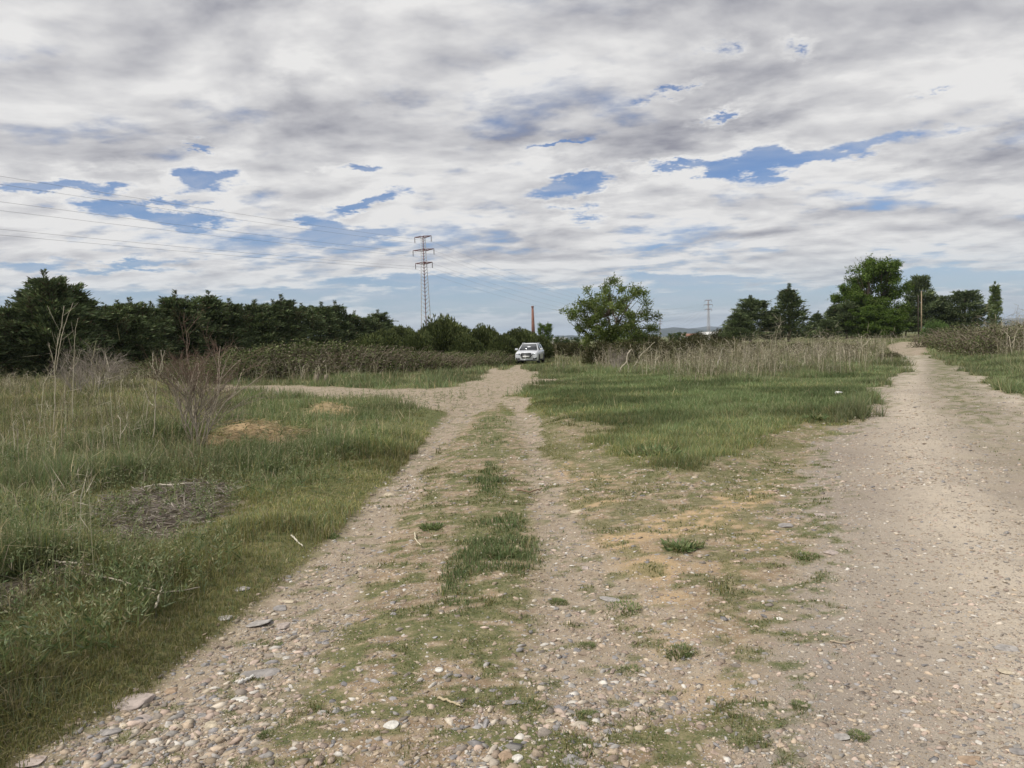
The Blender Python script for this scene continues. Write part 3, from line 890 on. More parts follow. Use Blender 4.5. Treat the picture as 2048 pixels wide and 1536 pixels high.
def merge(name, accs, mat, **props):
    A_ = Acc()
    for a in accs:
        A_.add(np.concatenate(a.V), np.concatenate(a.Q) if a.Q else None, np.concatenate(a.T) if a.T else None, np.concatenate(a.C))
    return A_.obj(name, mat, **props)


merge('meadow_grass', [meadow(330000, 2.0, 13, True, xr=0.4), meadow(330000, 7.5, 45, False), meadow(170000, 28, 110, False, hs=1.05), meadow(330000, 6.5, 32, False, xl=0.3), meadow(90000, 12, 45, False, xl=8.5)], GRASS, kind='stuff', label='rough meadow grass, green and dry, on both sides of the tracks')


def cushions():
    """moss and very short turf between and beside the ruts"""
    out = []
    for (n, y0, y1, fine) in ((330000, 1.9, 9, True), (150000, 7, 28, False)):
        x, y = sample_view(n, y0, y1)
        z = zones(x, y)
        keep = rng.random(n) < z['moss'] * np.where(z['cen'] > .5, 1, .8)
        x, y = x[keep], y[keep]; cen = z['cen'][keep]; n2_ = len(x)
        p = fbm(x, y, .22, 3, 77); pb_ = fbm(x, y, .9, 3, 78)
        h = (.009 + .020 * p * p * 2 + .045 * cen * sstep(.35, .6, pb_)) * rng.uniform(.5, 1.4, n2_)
        D = np.hypot(x, y)
        wid = .0042 * np.clip(D / 4, .7, 6) * rng.uniform(.7, 1.5, n2_)
        C = pick(G_OLIVE, n2_) * (.55 + .45 * rng.random((n2_, 1)))
        g_ = rng.random(n2_) < (.45 + .5 * cen * sstep(.35, .55, pb_)); C[g_] = pick(G_GREEN, int(g_.sum()))
        s_ = rng.random(n2_) < .10; C[s_] = pick(G_STRAW, int(s_.sum())) * .8
        a = Acc(); blades(a, np.stack([x, y, H(x, y)], 1), h, wid, rng.uniform(0, 6.28, n2_), np.abs(rng.normal(0, .7, n2_)), C, fine); out.append(a)
    merge('moss', out, GRASS, kind='stuff', label='low moss and short grass cushions on the bare strip between the ruts')


cushions()

# ------------------------------------------------------------------ trees and bushes
CON_C = np.array([(.100, .128, .064), (.125, .158, .076), (.078, .104, .056), (.160, .185, .098)])
RED_T = np.array([(.11, .085, .055), (.09, .08, .05)])


def copy_tree(o, parent=None):
    c = o.copy(); col.objects.link(c)
    if parent is not None: c.parent = parent
    for ch in list(o.children): copy_tree(ch, c)
    return c


def conifer(seed, h, r, prof=.62, nb=120, per=75, spray=.30, leaders=4, low=.04, pal=CON_C, clump=1.0, flat=.45, lead_h=.16, reddish=.12):
    """returns (trunk mesh, crown mesh) of a conifer of height h and crown radius r"""
    g = np.random.default_rng(seed)
    tk = Acc()
    zz_ = np.linspace(-.4, h * .9, 9)
    wob = np.cumsum(g.normal(0, .03, (9, 2)), 0) * r * .4
    pts = np.column_stack([wob, zz_]); tube(tk, pts, h * .022, h * .004, 7, (1, 1, 1))
    cr = Acc()
    # branches
    for i in range(nb):
        t = low + (1 - low) * ((i + g.random()) / nb) ** .95
        if t > .93: continue
        R_ = r * (1 - t) ** prof * (.72 + .45 * g.random()) * (min(1, .55 + t * 2.2))
        az = g.uniform(0, 2 * np.pi)
        upt = .12 + .55 * t + g.normal(0, .12)
        d = np.array([math.cos(az), math.sin(az), upt]); d /= np.linalg.norm(d)
        p0 = np.array([np.interp(t * h, zz_, wob[:, 0]), np.interp(t * h, zz_, wob[:, 1]), t * h * .94])
        L = R_
        if i % 3 == 0 and L > .5:
            tube(tk, [p0, p0 + d * L * .5, p0 + d * L * .9 + np.array([0, 0, .06 * L])], h * .005, h * .0015, 4)
        m_ = int(per * (.4 + .9 * R_ / r))
        s = g.random(m_) ** .55
        base = p0 + d * (L * s)[:, None]
        wdt = .30 * L * (1.15 - s) * clump + .10 * r
        off = g.normal(size=(m_, 3)) * np.stack([wdt, wdt, wdt * flat], 1) * .55
        Pp = base + off
        D = d * .9 + off / (wdt[:, None] + 1e-3) * .55 + np.array([0, 0, .35]) + g.normal(0, .35, (m_, 3))
        C = pal[g.integers(0, len(pal), m_)] * g.uniform(.75, 1.25, (m_, 1)) * g.uniform(.65, 1.4)
        rd_ = g.random(m_) < reddish * (s > .8); C[rd_] = RED_T[g.integers(0, 2, int(rd_.sum()))]
        leaves(cr, Pp, D, spray * g.uniform(.6, 1.4, m_) * (h / 8) ** .5, spray * .34 * (h / 8) ** .5 * g.uniform(.7, 1.3, m_), C, g)
    # leading shoots
    for k in range(leaders):
        a = g.uniform(0, 2 * np.pi); q = (0 if k == 0 else g.uniform(.15, .55)) * r
        hl = h * lead_h * (1.0 if k == 0 else g.uniform(.55, .95))
        b0 = np.array([math.cos(a) * q, math.sin(a) * q, h * (1 - (q / r) * .45) - hl * (1 if k == 0 else 1.1)])
        m_ = 150
        s = g.random(m_)
        tip = np.array([g.normal(0, .08), g.normal(0, .08), 1.0])
        base = b0 + tip * (hl * s)[:, None]
        aa = g.uniform(0, 2 * np.pi, m_); w_ = (1 - s) * hl * .20 + .03
        D = np.stack([np.cos(aa), np.sin(aa), g.uniform(.5, 1.6, m_)], 1)
        C = pal[g.integers(0, len(pal), m_)] * g.uniform(.8, 1.3, (m_, 1)); rd_ = g.random(m_) < reddish * 2.2; C[rd_] = RED_T[g.integers(0, 2, int(rd_.sum()))]
        leaves(cr, base + D * (w_ * g.random(m_))[:, None] * .5, D, spray * g.uniform(.5, 1.1, m_), spray * .25, C, g)
        tube(tk, [b0 - tip * hl * .3, b0 + tip * hl * .95], .025, .008, 4)
    return tk.mesh('trunk', BARK), cr.mesh('crown', FOLI)


def place_tree(name, meshes, loc, s, rz, **props):
    o = empty(name, loc, rz, **props); o.scale = s if isinstance(s, (tuple, list)) else (s, s, s)
    link('trunk', meshes[0], o); link('crown', meshes[1], o)
    return o


def hz(u): return 682 - (u - 1024) * ROLL / 1.0


# the cypress row on the left, receding to the right
ROW = [(-95, 640), (-45, 615), (12, 602), (58, 565), (92, 541), (132, 556), (168, 588), (205, 612), (232, 600), (262, 596), (302, 604), (345, 582), (368, 592), (415, 583), (432, 592), (462, 598), (505, 603), (512, 600),
       (548, 600), (566, 590), (602, 606), (640, 605), (672, 602), (706, 622), (738, 628), (757, 620), (775, 640)]
CYP = [conifer(11 + k, 7.5, rr_, pf, nb=120, per=105, spray=.29, leaders=ld + 3, lead_h=.21, reddish=.14) for k, (rr_, pf, ld) in enumerate(((2.6, .55, 5), (2.3, .6, 3), (2.9, .5, 6), (2.2, .62, 4)))]
ORD = 'first second third fourth fifth sixth seventh eighth ninth tenth eleventh twelfth thirteenth fourteenth fifteenth sixteenth seventeenth eighteenth nineteenth twentieth twenty-first twenty-second twenty-third twenty-fourth twenty-fifth twenty-sixth twenty-seventh twenty-eighth'.split()
ROWLAB = {3: 'dark cypress with a stepped left shoulder in the tall group at the left edge', 4: 'tallest dark cypress of the left row, forked pointed top above the grey weeds', 5: 'tall dark cypress just right of the tallest one in the left row', 6: 'dark cypress closing the tall left group on its right side',
          8: 'dark cypress with a thin spire standing right of the tall left group', 11: 'dark cypress with the sharpest spire above the bare reddish shrub', 25: 'last pointed dark cypress at the right end of the left row', 26: 'low rounded cypress after the last pointed one of the left row'}
for i, (u, v) in enumerate(ROW):
    y = 1 / np.interp(u, [-100, 90, 775], [1 / 47.0, 1 / 53.0, 1 / 112.0]) + rng.uniform(-1.5, 1.5)
    x, _, zt = at(u, v, y); z0 = float(H(x, y)) - .05
    k = [2, 0, 1, 3][i % 4] if i not in (4,) else 0
    hh = zt - z0
    sx = (hh / 7.5) * (1.25 if i in (2, 3, 4, 5, 6) else 1.5)
    place_tree('cypress_tree', CYP[k], (x, y, z0), (sx, sx, hh / 7.5 / 1.0), rng.uniform(0, 6.28), category='tree', group='cypresses of the dark row on the left',
               label=ROWLAB.get(i, f'dark cypress in the dense left row, {ORD[i]} counted from the left edge'))

# conifers and broad trees on the right: u, top v, y, radius, kind, name, label
RC = [conifer(31, 9.0, 3.6, .50, nb=110, per=100, spray=.36, leaders=3, low=.10, flat=.30, lead_h=.10, reddish=.03), conifer(32, 9.0, 3.0, .75, nb=120, per=95, spray=.34, leaders=3, low=.08, flat=.4, lead_h=.16, reddish=.03),
      conifer(33, 9.0, 4.2, .42, nb=85, per=140, spray=.42, leaders=0, low=.14, flat=.30, clump=1.1, reddish=0)]
RT = [(1500, 592, 118, 3.6, 0, 'pine_tree', 'left of the two dark conifers standing apart on the right, broad with a double top'),
      (1478, 622, 112, 2.4, 0, 'pine_tree', 'lower dark conifer leaning out on the left flank of the broad double topped one'),
      (1578, 568, 118, 3.3, 1, 'cypress_tree', 'dark pointed conifer with a spire, right of the broad double topped one'),
      (1545, 615, 122, 2.4, 1, 'cypress_tree', 'shorter conifer wedged between the broad one and the spired one'),
      (1634, 622, 135, 2.0, 1, 'cypress_tree', 'small dark conifer in the gap left of the big green tree'),
      (1655, 636, 130, 2.2, 0, 'pine_tree', 'low bushy conifer in front of the gap left of the big green tree'),
      (1666, 606, 140, 2.3, 1, 'cypress_tree', 'medium pointed conifer just left of the big green tree'),
      (1694, 600, 138, 3.0, 0, 'pine_tree', 'dark conifer tucked against the left side of the big green tree'),
      (1838, 547, 150, 4.2, 2, 'pine_tree', 'tall ragged dark pine behind the wooden pole'),
      (1872, 590, 152, 4.4, 2, 'pine_tree', 'broad dark pine right of the wooden pole'),
      (1898, 612, 155, 3.8, 2, 'pine_tree', 'low dark pine between the pole pine and the round topped pine'),
      (1930, 578, 150, 5.4, 2, 'pine_tree', 'round topped dark pine with tufted crown, last of the dark group before the poplar'),
      (1812, 612, 150, 3.6, 2, 'pine_tree', 'dark pine filling the foot of the big green tree on its right')]
for (u, v, y, r_, k, nm, lab) in RT:
    x, _, zt = at(u, v, y); z0 = float(H(x, y)) - .1; hh = zt - z0
    r0_ = (3.6, 3.0, 4.2)[k]
    place_tree(nm, RC[k], (x, y, z0), ((1.3 if k < 2 else .95) * r_ / r0_, (1.3 if k < 2 else .95) * r_ / r0_, hh / 9.0), rng.uniform(0, 6.28), category='tree', group='conifers on the right of the plain', label=lab)


LGREEN = np.array([(.115, .165, .045), (.145, .195, .055), (.090, .135, .038), (.180, .220, .075)])


def clump_tree(seed, h, wdt, base, pal, ncl=70, cr_=.55, nleaf=190, lsize=.15, pw=2.8):
    """short trunk, a limb running to every leaf clump; clumps fill an uneven egg shaped outline with gaps"""
    g = np.random.default_rng(seed); tk = Acc(); cr = Acc()
    tube(tk, [(0, 0, -.3), (.05, 0, base * .6), (.02, .04, base), (.1, 0, base + h * .25)], h * .030, h * .014, 8)
    cz = base + (h - base) * .46; rz = (h - base) * .54
    mains = []
    for k in range(9):
        a = k * 2.4 + g.normal(0, .2); e = g.uniform(.25, 1.25)
        d = np.array([math.cos(a) * math.cos(e), math.sin(a) * math.cos(e), math.sin(e)])
        p0 = np.array([0, 0, base * g.uniform(.75, 1.25)])
        p1 = p0 + d * np.array([wdt * .27, wdt * .27, rz * .85]); pm = (p0 + p1) / 2 + np.array([0, 0, -.12 * h * .3])
        tube(tk, [p0, pm * .5 + p0 * .5, pm, p1], h * .013, h * .006, 6); mains += [pm, p1]
    mains = np.array(mains)
    n = 0
    while n < ncl:
        d = g.uniform(-1, 1, 3); s = (np.abs(d) ** pw).sum() ** (1 / pw)
        if s > 1 or s < .35: continue
        o = np.array([wdt / 2, wdt / 2, rz]) * d * (.85 + .28 * g.random())
        if d[2] < -.2: o *= np.array([.95, .95, .9])
        c = np.array([0, 0, cz]) + o
        if c[2] < base * .55: continue
        n += 1
        m0 = mains[np.argmin(((mains - c) ** 2).sum(1))]
        mid = (m0 + c) / 2 + g.normal(0, .12, 3) * h * .05
        tube(tk, [m0, mid, c, c + unit(o[None])[0] * cr_ * .7], h * .0042, h * .0012, 4, cap=False)
        m_ = int(nleaf * g.uniform(.5, 1.4)); rr = cr_ * g.uniform(.7, 1.35)
        q = rdir(m_, g) * (g.random(m_) ** .5)[:, None] * rr * np.array([1, 1, .8])
        C = pal[g.integers(0, len(pal), m_)] * g.uniform(.75, 1.25, (m_, 1)) * g.uniform(.82, 1.18)
        leaves(cr, c + q, rdir(m_, g) + np.array([0, 0, .15]), lsize * g.uniform(.6, 1.3, m_), lsize * .62, C, g)
        # loose outer twigs with a few leaves
        for _ in range(2):
            dd = unit((o / np.linalg.norm(o) + g.normal(0, .5, 3))[None])[0]; L = rr * g.uniform(1.1, 1.9)
            tube(tk, [c, c + dd * L], h * .0014, h * .0006, 3, cap=False)
            k_ = 12; ss = g.random(k_); leaves(cr, c + dd * L * ss[:, None], rdir(k_, g), lsize * .8, lsize * .5, pal[g.integers(0, len(pal), k_)], g)
    return tk.mesh('trunk', BARK), cr.mesh('crown', LEAF)


t1 = clump_tree(5, 6.6, 6.8, 1.2, LGREEN * np.array([1.08, 1.0, 1.15]), ncl=150, cr_=.50, nleaf=145, lsize=.16)
x, y, zt = at(1220, 566, 62.0); z0 = float(H(x, y))
place_tree('broadleaf_tree', t1, (x, y, z0), (1, 1, (zt - z0) / 6.6), 1.1, category='tree', label='lone light green spreading tree with sky showing through, behind the dry weeds')
t2 = clump_tree(8, 14.5, 10.4, 1.2, LGREEN * np.array([.80, .86, .74]), pw=3.0, ncl=190, cr_=1.1, nleaf=210, lsize=.34)
x, y, zt = at(1752, 521, 140.0); z0 = float(H(x, y))
place_tree('broadleaf_tree', t2, (x, y, z0), (.95, .95, (zt - z0) / 14.5), .4, category='tree', label='biggest green tree on the right, tall leafy crown above the bend of the gravel road')
t3 = clump_tree(9, 9.0, 7.0, .5, LGREEN * np.array([.76, .84, .68]), ncl=95, cr_=.95, nleaf=190, lsize=.28)
x, y, zt = at(1703, 570, 145.0); z0 = float(H(x, y)); place_tree('broadleaf_tree', t3, (x, y, z0), (1.0, 1.0, (zt - z0) / 9), 2.4, category='tree', label='slender green tree peeking out left of the biggest green tree')
x, y, zt = at(1772, 622, 134.0); z0 = float(H(x, y)); place_tree('broadleaf_tree', t3, (x, y, z0), (1.0, 1.0, (zt - z0) / 9), .4, category='tree', label='lower green crown filling the foot of the biggest green tree')
x, y, zt = at(1733, 612, 136.0); z0 = float(H(x, y)); place_tree('broadleaf_tree', t3, (x, y, z0), (.95, .95, (zt - z0) / 9), 4.0, category='tree', label='yellowish green low crown at the left foot of the biggest green tree')
x, y, zt = at(1090, 648, 190.0); z0 = float(H(x, y)); place_tree('broadleaf_tree', t3, (x, y, z0), (.55, .55, (zt - z0) / 9), 5.0, category='tree', label='small grey green tree beyond the brick chimney, right of the dark bushes')
pop = conifer(41, 11, 1.7, .22, nb=110, per=60, spray=.40, leaders=1, low=.06, pal=LGREEN * .85 + .02, clump=.8, flat=1.1, lead_h=.05, reddish=0)
x, y, zt = at(1990, 564, 190.0); z0 = float(H(x, y)); place_tree('poplar_tree', pop, (x, y, z0), (.95, .95, (zt - z0) / 11), 0, category='tree', label='narrow columnar poplar alone at the far right above the bank')


def broom(seed, r, h, n=14000, pal=None):
    g = np.random.default_rng(seed)
    pal = pal if pal is not None else np.array([(.088, .108, .044), (.110, .132, .052), (.064, .082, .036), (.145, .160, .066)])
    a = Acc()
    aa = g.uniform(0, 6.283, n); tt = g.random(n); hr = (1 - tt ** 2.8) ** .5
    D = np.stack([np.cos(aa) * hr, np.sin(aa) * hr, tt], 1)
    lump = .74 + .36 * fbm(np.arctan2(D[:, 1], D[:, 0]) * 1.6 + 5, D[:, 2] * 2.6, .8, 3, seed)
    s = (g.random(n) ** .33) * lump
    P_ = D * s[:, None] * np.array([r, r, h])
    dr = D * np.array([1.0, 1.0, .5]) + np.array([0, 0, .45]) + g.normal(0, .3, (n, 3))
    C = pal[g.integers(0, len(pal), n)] * g.uniform(.7, 1.3, (n, 1))
    leaves(a, P_, dr, .085 * g.uniform(.5, 1.3, n), .034, C, g)
    st = Acc()
    for k in range(26):
        d = rdir(1, g)[0]; d[2] = abs(d[2]) + .5; d /= np.linalg.norm(d)
        tube(st, [(0, 0, -.1), d * r * .4, d * np.array([r, r, h]) * .75], .035, .008, 4)
    return st.mesh('stems', BARK), a.mesh('foliage', FOLI)


def place_bush(name, meshes, loc, s, rz, **props):
    o = empty(name, loc, rz, **props); o.scale = s
    link('stems', meshes[0], o); link('foliage', meshes[1], o)
    return o


BR = [broom(51, 1, 1, 30000), broom(52, 1, 1, 30000), broom(53, 1, 1, 30000)]
for i, (u, v, y, r_, lab) in enumerate([
    (884, 630, 60, 2.5, 'large round dark green bush in front of the lattice pylon'), (838, 662, 57, 1.7, 'lower dark green bush on the left flank of the large round one'),
    (930, 668, 58, 1.8, 'low dark bush between the two round ones left of the car'), (966, 648, 66, 2.0, 'second round dark green bush, between the pylon bush and the car'),
    (1005, 668, 62, 1.6, 'low green bush behind the left side of the car'), (1042, 657, 71, 2.3, 'dark green bush directly behind the parked car'),
    (1068, 666, 76, 2.0, 'dark bush whose right side slopes down beside the car'), (800, 652, 100, 3.0, 'distant dark bush in the gap after the cypress row'), (770, 660, 84, 2.4, 'dark bush at the foot of the last cypress'), (735, 668, 60, 2.0, 'dark undergrowth bush left of the gap after the cypress row')]):
    x, _, zt = at(u, v, y); z0 = float(H(x, y)); place_bush('broom_bush', BR[i % 3], (x, y, z0), (r_, r_, zt - z0), rng.uniform(0, 6.28), category='bush', group='dark green bushes around the parked car', label=lab)
x, _, zt = at(1872, 640, 100); z0 = float(H(x, 100)); place_bush('broom_bush', broom(54, 1, 1, 8000, np.array([(.085, .135, .045), (.11, .16, .055)])), (x, 100, z0), (2.0, 2.0, zt - z0), 0, category='bush', label='fresh green dome shaped bush right of the wooden pole')
DK = np.array([(.060, .068, .030), (.080, .078, .036), (.048, .052, .026), (.11, .095, .055)])
SC = [broom(61, 1, 1, 7000, DK), broom(62, 1, 1, 7000, DK)]
for i, (u, v, y, r_, lab) in enumerate([
    (1105, 684, 92, 2.4, 'low dark scrub just right of the car, nearest the car'), (1135, 683, 90, 2.4, 'low dark scrub between car and lone tree'), (1160, 684, 80, 1.8, 'low dark scrub at the left end of the pale dry weeds'),
    (1335, 678, 52, 1.5, 'dark bush among dry weeds right of the lone tree'), (1372, 672, 60, 1.8, 'bigger dark bush among dry weeds'), (1300, 668, 70, 1.8, 'greenish bush beyond the weeds beside the lone tree'), (1420, 682, 52, 1.3, 'small dark bush in the weeds left of the dark conifers'), (1455, 674, 62, 1.8, 'dark green bush in front of the left conifer'),
    (1525, 682, 64, 1.7, 'dark scrub in the weeds below the two conifers'), (1600, 684, 60, 1.6, 'dark scrub in the weeds below the spired conifer'), (1660, 682, 70, 1.8, 'dark scrub right of the conifers in the weeds'), (1395, 662, 95, 1.6, 'round far bush with bare top under the far pylon'), (1442, 655, 120, 2.2, 'small round far tree like bush left of the dark conifers'),
    (1255, 678, 50, 1.6, 'olive scrub at the foot of the lone green tree'), (1205, 680, 52, 1.5, 'olive scrub on the left foot of the lone green tree'), (1700, 688, 62, 1.5, 'brown scrub near the bend of the gravel road'), (1778, 704, 44, .8, 'small dark shrub on the green edge at the road bend')]):
    x, _, zt = at(u, v, y); z0 = float(H(x, y)); place_bush('scrub_bush', SC[i % 2], (x, y, z0 - .1), (r_, r_, zt - z0 + .1), rng.uniform(0, 6.28), category='bush', group='low scrub in the middle distance', label=lab)


# brambles: a tangle of arching stems with sparse leaves
BRM = np.array([(.100, .125, .050), (.130, .155, .065), (.070, .090, .038), (.16, .165, .085)]); BST = np.array([(.22, .185, .14), (.17, .135, .10), (.30, .26, .20), (.14, .115, .085)])


def bramble(seed, r, h, nst=210, nl=11000, red=.3):
    g = np.random.default_rng(seed); st = Acc(); lf = Acc()
    for k in range(nst):
        a = g.uniform(0, 2 * np.pi); q = r * math.sqrt(g.random()) * .8
        b0 = np.array([math.cos(a) * q, math.sin(a) * q, 0]); a2 = a + g.normal(0, .9); L = h * g.uniform(.6, 1.25); o_ = g.uniform(.1, .75) * r * .6
        dr = np.array([math.cos(a2), math.sin(a2), 0]); hk = h * g.uniform(.5, 1.0) * (1.08 - .5 * (q / r) ** 2)
        t = np.linspace(0, 1, 6)[:, None]
        pts = b0 + dr * o_ * t ** 1.2 + np.array([0, 0, 1.0]) * hk * (1.9 * t - .95 * t * t) + g.normal(0, .03, (6, 3))
        tube(st, pts, .011, .004, 3, BST[g.integers(0, 4)] * g.uniform(.8, 1.3), cap=False)
    D = rdir(nl, g); D[:, 2] = np.abs(D[:, 2]); s = g.random(nl) ** .4
    lump = .55 + .75 * fbm(D[:, 0] * 2 + 9, D[:, 1] * 2 + D[:, 2], .7, 3, seed)
    P_ = D * (s * lump)[:, None] * np.array([r, r, h])
    C = BRM[g.integers(0, 4, nl)] * g.uniform(.7, 1.3, (nl, 1)); q = g.random(nl) < red; C[q] = BST[g.integers(0, 4, int(q.sum()))] * .8
    leaves(lf, P_, rdir(nl, g), .09 * g.uniform(.6, 1.4, nl), .045, C, g)
    return st.mesh('stems', TWIG), lf.mesh('foliage', FOLI)


BM = [bramble(71, 1.7, 1.6, red=.12), bramble(72, 1.9, 1.5, nl=8000, red=.45), bramble(73, 1.6, 1.7, red=.04)]
BRL = [(180, 742, 46, 1.5, 1, 'in front of the tall cypresses'), (255, 728, 45, 1.6, 1, 'under the thin spired cypress'), (330, 722, 42, 1.7, 0, 'behind the reddish bare shrub on its left'), (400, 715, 40, 1.8, 0, 'right behind the reddish bare shrub'), (455, 705, 38, 1.7, 0, 'right of the reddish bare shrub'), (500, 700, 40, 2.0, 2, 'dark leafy, two clumps right of the bare shrub'),
       (545, 694, 42, 2.2, 0, 'dark leafy, above the left arm of the track'), (590, 690, 41, 2.0, 1, 'with small stumps at its foot'), (630, 692, 43, 2.2, 2, 'middle of the long bramble belt'), (672, 690, 42, 2.0, 1, 'reddish one past the middle of the belt'), (712, 692, 44, 2.1, 0, 'below the last cypress'), (752, 694, 44, 2.0, 1, 'reddish one below the gap after the cypress row'), (792, 696, 45, 2.0, 1, 'reddish one left of the round dark bush'), (828, 700, 46, 1.9, 0, 'at the left foot of the round dark bush'),
       (866, 706, 47, 1.8, 1, 'at the foot of the round dark bush'), (900, 708, 50, 1.7, 2, 'at the right foot of the round dark bush'), (940, 704, 53, 1.6, 0, 'halfway between the round bush and the car'), (975, 700, 57, 1.6, 2, 'next to last before the car'), (1008, 702, 62, 1.3, 2, 'nearest the car on its left')]
for (u, v, y, s_, k, lab) in BRL:
    x, _, zt = at(u, v, y); z0 = float(H(x, y)); place_bush('bramble_bush', BM[k], (x, y, z0 - .05), (s_ * .9, s_ * .9, (zt - z0 + .05) / 1.55 * (.88 + .28 * rng.random())), rng.uniform(0, 6.28), category='bush', group='brambles below the cypress row', label='tangled bramble bush ' + lab)

# brambles and dry growth on the right bank
for (u, v, y, s_, k, lab) in [(1900, 650, 62, 1.7, 1, 'brown, on the bank right of the road bend'), (1935, 645, 56, 1.8, 0, 'brown, high on the right bank'), (1975, 642, 48, 1.7, 1, 'brown, on the right bank below the poplar'), (2030, 640, 40, 1.6, 1, 'brown, cut by the right edge on the bank')]:
    x, _, zt = at(u, v, y); z0 = float(H(x, y)); place_bush('bramble_bush', BM[k], (x, y, z0 - .05), (s_, s_, max(.5, (zt - z0 + .05)) / 1.65), rng.uniform(0, 6.28), category='bush', group='brambles on the right bank', label='tangled bramble bush ' + lab)


# tall dry weeds: bleached upright stems with seed heads, thousands of them
WEEDS = poly([(1115, 752), (1150, 735), (1320, 762), (1450, 775), (1560, 768), (1700, 748), (1770, 728), (1800, 700), (1760, 690), (1600, 686), (1300, 690), (1120, 700)])
BANKP = np.array([(27.5, 45), (22, 32), (18, 24), (26, 24), (40, 40), (60, 60), (80, 90), (55, 80), (38, 60)])
PW = np.array([(.44, .39, .31), (.35, .305, .24), (.56, .50, .41), (.20, .17, .135), (.34, .29, .21), (.15, .135, .09), (.19, .20, .11)])


def dry_weeds(name, n, y0, y1, area, h0, xl=None, xr=None, lab='', keepk=1.0, side=8):
    x, y = sample_view(n, y0, y1, xl=xl, xr=xr)
    d = -sdpoly(x, y, area) + (fbm(x, y, 3, 3, 81) - .5) * 4
    cl = fbm(x, y, 1.1, 3, 82)
    keep = rng.random(n) < sstep(-.6, 1.6, d) * np.clip((cl - .45) * 5, .04, 1) * keepk
    zq = zones(x, y); keep &= (zq['grav'] < .25)
    x, y = x[keep], y[keep]; cl = cl[keep]; n = len(x)
    h = h0 * (.45 + 1.1 * fbm(x, y, 3.5, 3, 83)) * (.25 + .95 * rng.random(n) ** 1.6) * (.45 + 1.1 * cl) * (1 - .35 * sstep(44, 70, y))
    D = np.hypot(x, y)
    wid = .010 * np.clip(D / 22, .7, 3) * rng.uniform(.6, 1.5, n)
    C = pick(PW, n)
    P_ = np.stack([x, y, H(x, y)], 1); a = Acc(); az = rng.uniform(0, 6.28, n); lean = np.abs(rng.normal(0, .5, n))
    blades(a, P_, h, wid, az, lean, C, True)
    # side twigs
    m_ = side; i = np.repeat(np.arange(n), m_); f = rng.uniform(.3, 1, n * m_)
    A_ = np.stack([np.cos(az[i]), np.sin(az[i]), np.zeros(len(i))], 1)
    Pq = P_[i] + np.array([0, 0, 1.0]) * (h[i] * f * .95)[:, None] + A_ * (lean[i] * h[i] * f ** 2)[:, None]
    Dq = rdir(len(i)) * .9 + np.array([0, 0, .5])
    leaves(a, Pq, Dq, h[i] * rng.uniform(.10, .34, len(i)), wid[i] * .7, C[i] * rng.uniform(.8, 1.1, (len(i), 1)))
    a.obj(name, GRASS, kind='stuff', label=lab)


dry_weeds('dry_weeds', 22000, 24, 75, WEEDS, 1.08, xl=1.0, lab='belt of tall bleached dry weeds in the middle of the plain', side=9)
dry_weeds('dry_weeds', 26000, 20, 110, BANKP, 1.55, xl=8, lab='tall dry straw coloured growth covering the right bank', side=7)
FARW = poly([(1480, 700), (1800, 692), (1790, 682), (1880, 672), (1900, 690), (1850, 684), (1830, 676), (1500, 680)])
dry_weeds('dry_weeds', 16000, 60, 150, np.array([(18, 60), (60, 75), (66, 118), (90, 150), (20, 150), (10, 90)]), .9, xl=4, lab='pale dry growth under the far dark trees', side=4)
dry_weeds('dry_weeds', 12000, 28, 60, np.array([(-60, 30), (-12, 30), (-5, 40), (-2, 55), (-8, 55), (-20, 42), (-60, 48)]), .7, xr=0, lab='dull dry growth along the foot of the brambles', side=6)
DFIELD = poly([(-200, 1000), (-200, 770), (330, 770), (460, 850), (430, 960), (330, 1060), (200, 1250), (0, 1350)])
dry_weeds('dry_weeds', 9000, 3.5, 26, DFIELD, .55, xr=0, lab='scattered dry stems standing in the left meadow', keepk=.35, side=8)

STALKS = poly([(20, 930), (40, 800), (250, 790), (290, 930), (160, 960)])
dry_weeds('dry_weeds', 1700, 8, 20, STALKS, 1.1, xr=-2, lab='thin pale seed stalks around the tall dead stalks on the left', keepk=.8, side=7)
